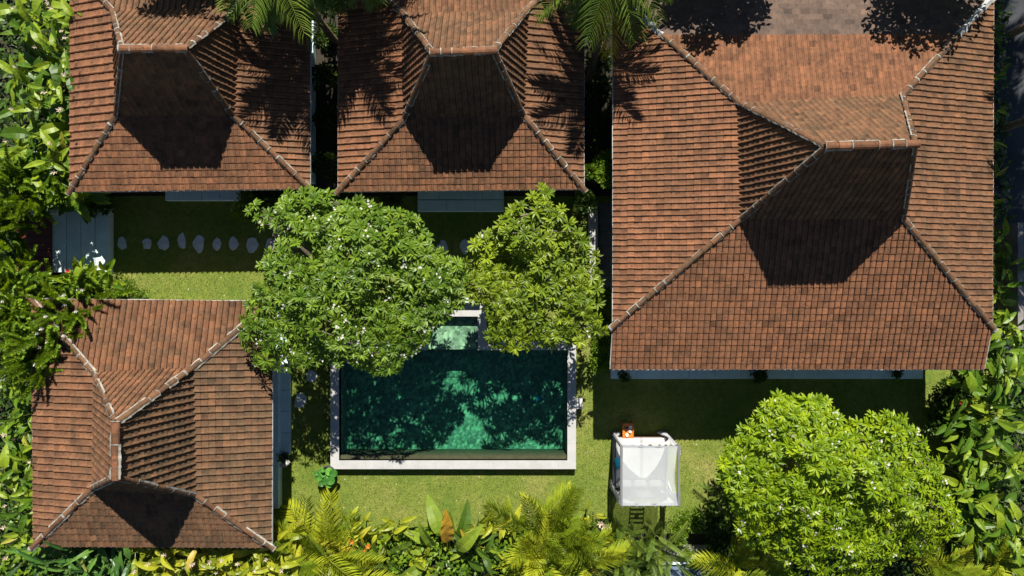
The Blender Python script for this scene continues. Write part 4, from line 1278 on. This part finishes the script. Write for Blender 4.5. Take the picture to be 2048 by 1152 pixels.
clump(770, 1075, 1.3, 22, 0.65, 'yellow-green leafy plant left of the large paddle-leaved plant', 'heliY', 0.4, el=(20, 75))
palm_clump(755, 1130, 1.6, 16, 0.95, 'dark feathery palm left of the large paddle-leaved plant', 'feather', 0.3, name='feather_palm', el=(5, 80))
for i, (x, y) in enumerate([(620,1120),(705,1065),(835,1140),(965,1065),(1050,1120),(1150,1142),(1205,1105),(1010,1150)]):
    clump(x, y, 1.2, 20, 0.62, '%s lime green filler plant from the left along the bottom border' % ORD[i], 'heliY', 0.4, 'lime filler plants in the bottom border', el=(0, 60), name='filler_plant')
bp = P(895, 1112, 0.8)
bird = empty('bird_of_paradise_plant', (bp.x, bp.y, 0), 'large paddle-leaved plant with one orange leaf at the bottom centre', 'plant')
M['orangeleaf'] = leaf_mat('ageing_orange_leaf', (0.26, 0.14, 0.015), (0.34, 0.20, 0.02), 0.3, 0.4, None, 'obj')
OR_LEAF = paddle(0.24, 0.35, 0.2, 0.02, 77, M['orangeleaf'], 0.25)
FAN = [(-1.35, 14), (1.4, 16), (-0.95, 24), (1.0, 20), (-0.5, 22), (0.35, 18), (-0.15, 34), (0.75, 40), (-1.8, 35), (2.0, 30), (-2.5, 30), (2.7, 40), (-0.7, 52), (0.05, 42)]
for i, (az, ev) in enumerate(FAN):
    t = ev/60
    p = Vector((-0.30*math.sin(az), 0.18*math.cos(az), 0.35+0.45*t))
    stem(bird, Vector((-0.2*math.sin(az), 0.1*math.cos(az), 0)), 0.35+0.45*t, 0.03, (-0.10*math.sin(az), 0.08*math.cos(az)))
    o = link('leaf', OR_LEAF if i == 13 else random.choice(LEAF['banana']), bird, mat=orient(p, az + random.uniform(-0.12, 0.12), math.radians(ev+random.uniform(-5, 5)), random.uniform(-0.7, 0.7), random.uniform(1.55, 2.05)))
    if i == 13: o['label'] = 'orange ageing leaf'
clump(960, 1100, 1.3, 18, 0.9, 'paddle-leaved plant right of the large one at the bottom centre', 'banana', 0.3, el=(15, 65), name='bird_of_paradise_plant')
g = 'bright feather palms right of the bottom centre'
for i, (x, y, h, L) in enumerate([(1075,1075,1.9,1.25),(1130,1060,1.9,1.2),(1095,1130,2.0,1.3),(1175,1110,2.0,1.25)]):
    palm_clump(x, y, h, 11, L*1.15, '%s bright feather palm from the left between the paddle leaves and the daybed' % ORD[i], 'areca', 0.3, g)
clump(1020, 1055, 1.1, 12, 0.75, 'yellow-green paddle-leaved plant at the lawn edge below the pool', 'heliY', 0.25, el=(35, 75))
clump(1185, 1035, 0.8, 8, 0.5, 'yellow round-leaved plant left of the daybed shadow', 'heliY', 0.2, el=(10, 50))
shrub(1205, 1048, 0.5, 0.3, 500, 'small brownish bush left of the daybed shadow', 'shrubD', 0.08, flowers=('drybloom',)*3)
g = 'fine feathery palms below the daybed'
for i, (x, y, h) in enumerate([(1245,1095,1.7),(1295,1085,1.7),(1270,1135,1.9),(1325,1110,1.7),(1220,1145,1.8)]):
    palm_clump(x, y, h, 24, 0.85, '%s fine feathery palm from the left below the daybed' % ORD[i], 'feather', 0.4, g, name='feather_palm', el=(10, 80))
shrub(1375, 1040, 0.6, 0.45, 1100, 'small-leaved bush right of the daybed shadow', 'shrub', 0.08)
shrub(1355, 1068, 0.55, 0.4, 900, 'low bright bush between the daybed and the concrete path', 'shrub', 0.08)
shrub(1372, 1100, 0.5, 0.25, 500, 'trailing bright bush spilling onto the concrete path', 'shrub', 0.08, squash=1.6)
shrub(1420, 1045, 0.9, 0.5, 1000, 'dark shaded bush left of the bright frangipani', 'shrubD', 0.13)
shrub(1440, 1085, 0.8, 0.45, 800, 'dark round-leaved bush beside the concrete path', 'shrubD', 0.16)
palm_clump(1450, 1000, 0.9, 14, 0.8, 'shaded feathery plant at the left foot of the bright frangipani', 'feather', 0.25, name='feather_palm')
g = 'feather palms along the bottom right'
for i, (x, y) in enumerate([(1470,1130),(1530,1150),(1880,1135),(1990,1130)]):
    palm_clump(x, y, 1.5, 14, 1.15, '%s feather palm from the left along the bottom edge right of the path' % ORD[i], 'areca', 0.3, g)
clump(1420, 1140, 0.6, 8, 0.7, 'dark broad-leaved plant on the blue-grey paving edge', 'broad', 0.25, el=(5, 45))
# ------------------------------------------------------------------ right border
g = 'broad-leaved plants along the right edge'
seq([(2005,500,2.0,26,0.7),(2035,545,2.2,28,0.75),(2005,600,2.4,28,0.75),(2030,660,2.4,30,0.8),(2010,725,2.4,30,0.8),(2040,770,2.4,28,0.75)],
    'bright broad-leaved plant, %s from the top beside the right eave of the largest house', rad=0.45, group=g, kind='heli')
seq([(1975,790,2.2,30,0.75),(2025,840,2.4,32,0.75),(1950,850,2.0,30,0.7),(1990,900,2.2,32,0.75),(1940,930,1.9,28,0.7),(2030,945,2.3,32,0.75),(1975,985,2.1,30,0.75),(1945,1030,1.9,28,0.7),(2020,1040,2.2,32,0.75),(1960,1085,2.0,30,0.75),(2035,1100,2.2,30,0.75)],
    'green broad-leaved plant, %s in the thicket right of the bright frangipani', rad=0.5, group=g, kind='broad', el=(0, 60))
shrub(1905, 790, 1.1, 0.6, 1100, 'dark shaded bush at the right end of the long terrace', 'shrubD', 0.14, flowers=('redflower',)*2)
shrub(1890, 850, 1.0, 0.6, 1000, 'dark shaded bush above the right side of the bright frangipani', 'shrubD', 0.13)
g = 'plants between the largest house and the driveway'
for i, y in enumerate([60, 150, 215, 280, 350, 415, 460]):
    clump(1994, y, 1.6, 14, 0.55, '%s small leafy plant from the top between the right eave and the driveway' % ORD[i], 'heli', 0.25, g, name='border_plant')
# ------------------------------------------------------------------ gaps between the houses
shrub(1196, 345, 2.6, 0.55, 2200, 'bright small-leaved bush in the gap left of the largest house', 'shrub', 0.10, squash=1.3)
g = 'shaded bushes in the gaps between the houses'
for i, y in enumerate([5, 75, 150, 240, 330]):
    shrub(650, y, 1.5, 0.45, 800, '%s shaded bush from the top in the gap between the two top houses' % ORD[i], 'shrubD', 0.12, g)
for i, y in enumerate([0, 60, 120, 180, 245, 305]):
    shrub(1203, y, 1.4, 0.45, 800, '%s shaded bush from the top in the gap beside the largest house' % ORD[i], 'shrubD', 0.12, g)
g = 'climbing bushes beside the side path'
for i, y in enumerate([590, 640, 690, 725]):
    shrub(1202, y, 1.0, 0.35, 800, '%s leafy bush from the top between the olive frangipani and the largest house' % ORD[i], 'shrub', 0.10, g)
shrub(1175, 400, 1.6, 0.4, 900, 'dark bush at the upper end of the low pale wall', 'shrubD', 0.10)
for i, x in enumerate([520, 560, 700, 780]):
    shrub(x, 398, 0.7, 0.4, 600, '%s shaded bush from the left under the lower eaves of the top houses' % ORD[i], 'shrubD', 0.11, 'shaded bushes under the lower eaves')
shrub(490, 412, 1.4, 0.5, 900, 'yellow-green small-leaved bush left of the white-flowered frangipani', 'shrub', 0.10)
shrub(1248, 750, 0.45, 0.2, 300, 'small round potted bush at the left end of the long terrace', 'shrubD', 0.08)
shrub(1520, 752, 0.7, 0.3, 500, 'dark bush at the middle of the long terrace', 'shrubD', 0.10)
shrub(1795, 750, 0.45, 0.2, 300, 'small round bush near the right end of the long terrace', 'shrubD', 0.08)
# ------------------------------------------------------------------ tall palms
palm(2.70, 7.3, 4.9, 38, 1.9, 'palm whose fronds hang between the middle and the largest house', lean=(0.1, 2.0), el=(-30, 70))
palm(-5.95, 8.3, 4.8, 36, 1.8, 'palm hanging over the right slope of the top left house', lean=(-0.8, 1.0), el=(-30, 70))
palm(-5.75, 10.3, 4.9, 36, 1.8, 'palm hanging over the upper left corner of the middle top house', lean=(1.2, -0.4), el=(-30, 70))
def broad_tree(x, y, h, r, n, label, group=None):
    """leafy tree: trunk, limbs and a loose lumpy crown"""
    root = empty('broadleaf_tree', (x, y, 0), label, 'tree', group)
    m = MB(); wood = MB()
    wood.tube([(0, 0, -0.05), (0.05, 0, h*0.35), (0, 0.05, h*0.6)], [0.2, 0.16, 0.13], 8)
    for q in range(14):
        a = q*2.4; rr = r*math.sqrt((q+0.5)/14)*0.75
        lc = Vector((rr*math.cos(a), rr*math.sin(a), h*0.8 + random.uniform(-0.5, 0.6))); lr = r*random.uniform(0.28, 0.42)
        wood.tube([(0, 0.03, h*0.55), tuple(lc*0.5 + Vector((0, 0, h*0.35))), tuple(lc)], [0.09, 0.06, 0.03], 5)
        for k in range(n//14):
            d = Vector((random.gauss(0, 1), random.gauss(0, 1), random.gauss(0, 0.7))).normalized()
            p = lc + d*(lr*random.random()**0.4)
            t = Vector((random.gauss(0, 1), random.gauss(0, 1), random.gauss(0, 0.5))).normalized(); s = t.cross(Vector((0.1, 0.2, 1))).normalized(); l = random.uniform(0.14, 0.26)
            m.add([tuple(p), tuple(p+t*l*0.5+s*l*0.25), tuple(p+t*l), tuple(p+t*l*0.5-s*l*0.25)], (QF, QC), random.random()*0.97)
    wood.build('trunk', M['bark'], root, smooth=True); m.build('crown', M['shrub'], root)
    return root
g = 'trees beyond the top edge'
broad_tree(-10.0, 10.75, 6.0, 1.3, 2600, 'leafy tree beyond the top edge behind the top left house', g)
broad_tree(6.2, 10.0, 6.2, 1.7, 3600, 'leafy tree beyond the top edge behind the left end of the shingle roof', g)
broad_tree(12.5, 10.0, 6.2, 1.8, 3600, 'leafy tree beyond the top edge behind the right end of the shingle roof', g)
g = 'palms beside the driveway'
for i, (x, y, h, L) in enumerate([(17.2,5.6,5.0,2.0),(17.5,8.9,6.0,2.2),(17.3,12.5,7.0,2.3),(16.9,16.0,7.0,2.3)]):
    palm(x, y, h, 24, L, '%s palm from the bottom beside the driveway' % ORD[i], group=g, el=(-30, 70))
# ------------------------------------------------------------------ pots
def pot(px, py, r, h, mat, label, name='plant_pot'):
    c = P(px, py, h); root = empty(name, (c.x, c.y, 0), label, 'pot')
    lathe([(0.0, 0.0), (r*0.7, 0.0), (r*0.95, h*0.55), (r*0.9, h*0.9), (r, h), (r*0.9, h), (r*0.85, h*0.86), (0.0, h*0.85)], 18).build('bowl', mat, root, smooth=True)
    return root, c
lp, c = pot(653, 950, 0.30, 0.5, M['darkpot'], 'round pot of lotus leaves at the lower left corner of the pool', 'lotus_pot')
for i in range(11):
    a = 2.4*i; r = 0.04+0.30*math.sqrt(i/11); R_ = random.uniform(0.09, 0.15); z = 0.62+random.uniform(0, 0.22)
    m = MB(); n = 14
    vv = [(0, 0, -0.015)] + [(R_*math.cos(2*math.pi*k/n), R_*math.sin(2*math.pi*k/n), 0.012*math.sin(3*2*math.pi*k/n)) for k in range(n)]
    m.add(vv, [(0, k+1, (k+1) % n+1) for k in range(n)])
    o = m.build('lotus_leaf', M['lotus'], lp, (r*math.cos(a), r*math.sin(a), z)); o.rotation_euler = (random.uniform(-.35, .35), random.uniform(-.35, .35), 0)
    stem(lp, Vector((r*0.6*math.cos(a), r*0.6*math.sin(a), 0.42)), z-0.43, 0.008, (r*0.4*math.cos(a), r*0.4*math.sin(a)))
op, c = pot(567, 916, 0.16, 0.45, M['darkpot'], 'dark pot with white orchids beside the ledge of the bottom left house', 'orchid_pot')
for i in range(9):
    a = i*0.7; link('flower_head', BLOOM['petal'], op, (0.05+0.26*i/9, -0.14-0.05*math.sin(a)*i/3, 0.75+0.05*math.cos(a))).scale = (0.6, 0.6, 0.6)
for i in range(3): stem(op, Vector((0, 0, 0.38)), 0.36, 0.008, (0.08*i, -0.05*i))
for i in range(6): link('leaf', LEAF['strap'][i % 4], op, mat=orient(Vector((0, 0, 0.4)), i*1.05, 0.4, 0, 0.32))
pp, c = pot(183, 428, 0.10, 0.45, M['darkpot'], 'small dark pot on the upper edge of the landing')
for i in range(8): link('leaf', LEAF['heli'][i % 4], pp, mat=orient(Vector((0, 0, 0.42)), i*0.8, 0.7, 0, 0.3))

# ------------------------------------------------------------------ ground cover under the border plants
def cover(rects, n_per_m2, mat, leaf, zmax, label):
    m = MB()
    for x0, y0, x1, y1 in rects:
        a, b = P(x0, y0, 0.2), P(x1, y1, 0.2)
        for i in range(int(abs(b.x-a.x)*abs(a.y-b.y)*n_per_m2)):
            p = Vector((random.uniform(a.x, b.x), random.uniform(b.y, a.y), zmax*random.random()**1.5 + 0.01))
            az = random.uniform(0, 6.28); e = random.uniform(-0.3, 0.9); l = leaf*random.uniform(0.6, 1.4)
            t = Vector((math.cos(az)*math.cos(e), math.sin(az)*math.cos(e), math.sin(e))); sd = Vector((-math.sin(az), math.cos(az), 0))*l*0.25
            m.add([tuple(p), tuple(p+t*l*0.5+sd), tuple(p+t*l), tuple(p+t*l*0.5-sd)], (QF, QC), random.random()*0.97)
    return tag(m.build('ground_cover', M[mat]), label, 'ground cover', kind='stuff')
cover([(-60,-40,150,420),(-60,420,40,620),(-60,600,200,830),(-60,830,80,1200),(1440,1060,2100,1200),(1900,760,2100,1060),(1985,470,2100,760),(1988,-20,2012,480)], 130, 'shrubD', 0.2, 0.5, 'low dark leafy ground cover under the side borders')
cover([(-60,1090,1320,1200),(560,1055,1230,1090)], 170, 'shrub', 0.2, 0.9, 'low green leafy ground cover under the bottom border')

# ------------------------------------------------------------------ grass blades and fallen petals on the lawn
def scatter_tris(n, boxes, keep, L, W, lean, name, mats, label, cat):
    """short blades standing on the lawn, all in one mesh"""
    area = np.array([abs(P(b[2], b[3]).x-P(b[0], b[1]).x)*abs(P(b[0], b[1]).y-P(b[2], b[3]).y) for b in boxes]); cnt = (area/area.sum()*n).astype(int)
    vs_, rn = [], []
    for b, c in zip(boxes, cnt):
        a, d = P(b[0], b[1]), P(b[2], b[3])
        x = RNG.uniform(a.x, d.x, c); y = RNG.uniform(d.y, a.y, c)
        ok = keep(x, y); x, y = x[ok], y[ok]; c = len(x)
        az = RNG.uniform(0, 6.283, c); el = RNG.uniform(lean[0], lean[1], c); l = L*RNG.uniform(0.6, 1.3, c); w = W*RNG.uniform(0.7, 1.3, c)
        dx, dy = np.cos(az), np.sin(az)
        v = np.empty((c, 3, 3)); v[:, 0] = np.stack([x-dy*w, y+dx*w, np.full(c, 0.001)], 1); v[:, 1] = np.stack([x+dy*w, y-dx*w, np.full(c, 0.001)], 1)
        v[:, 2] = np.stack([x+dx*l*np.cos(el), y+dy*l*np.cos(el), 0.002+l*np.sin(el)], 1)
        vs_.append(v.reshape(-1, 3)); rn.append(RNG.uniform(0, 0.97, c))
    v = np.concatenate(vs_); r = np.concatenate(rn); k = len(r)
    m = MB(); m.add(v, (np.arange(3*k, dtype=np.int32), np.full(k, 3, dtype=np.int32))); m.R[-1] = r
    return tag(m.build(name, mats), label, cat, kind='stuff')
def open_lawn(x, y):
    pool_ = (x > PX0-0.02) & (x < PX1+0.02) & (y > PY0-0.02) & (y < PY1+0.02)
    bay = (x > SX0-0.02) & (x < SX1+0.02) & (y >= PY1) & (y < SY1+0.15)
    return ~(pool_ | bay)
M['blade'] = leaf_mat('grass_blade', (0.080, 0.120, 0.016), (0.155, 0.180, 0.032), 0.25, 0.6, (0.26, 0.21, 0.07))
scatter_tris(70000, [(222, 405, 1178, 600), (585, 600, 1215, 1062), (1215, 762, 1900, 1062)], open_lawn, 0.05, 0.010, (0.3, 1.1), 'grass', M['blade'], 'short mown grass blades of the lawn', 'grass')
scatter_tris(70, [(585, 940, 1215, 1040), (1380, 880, 1440, 1030), (260, 545, 520, 598), (1165, 700, 1190, 930)], open_lawn, 0.045, 0.02, (0.0, 0.2), 'fallen_leaves', M['drybloom'], 'dry leaves and petals fallen on the lawn', 'leaf litter')
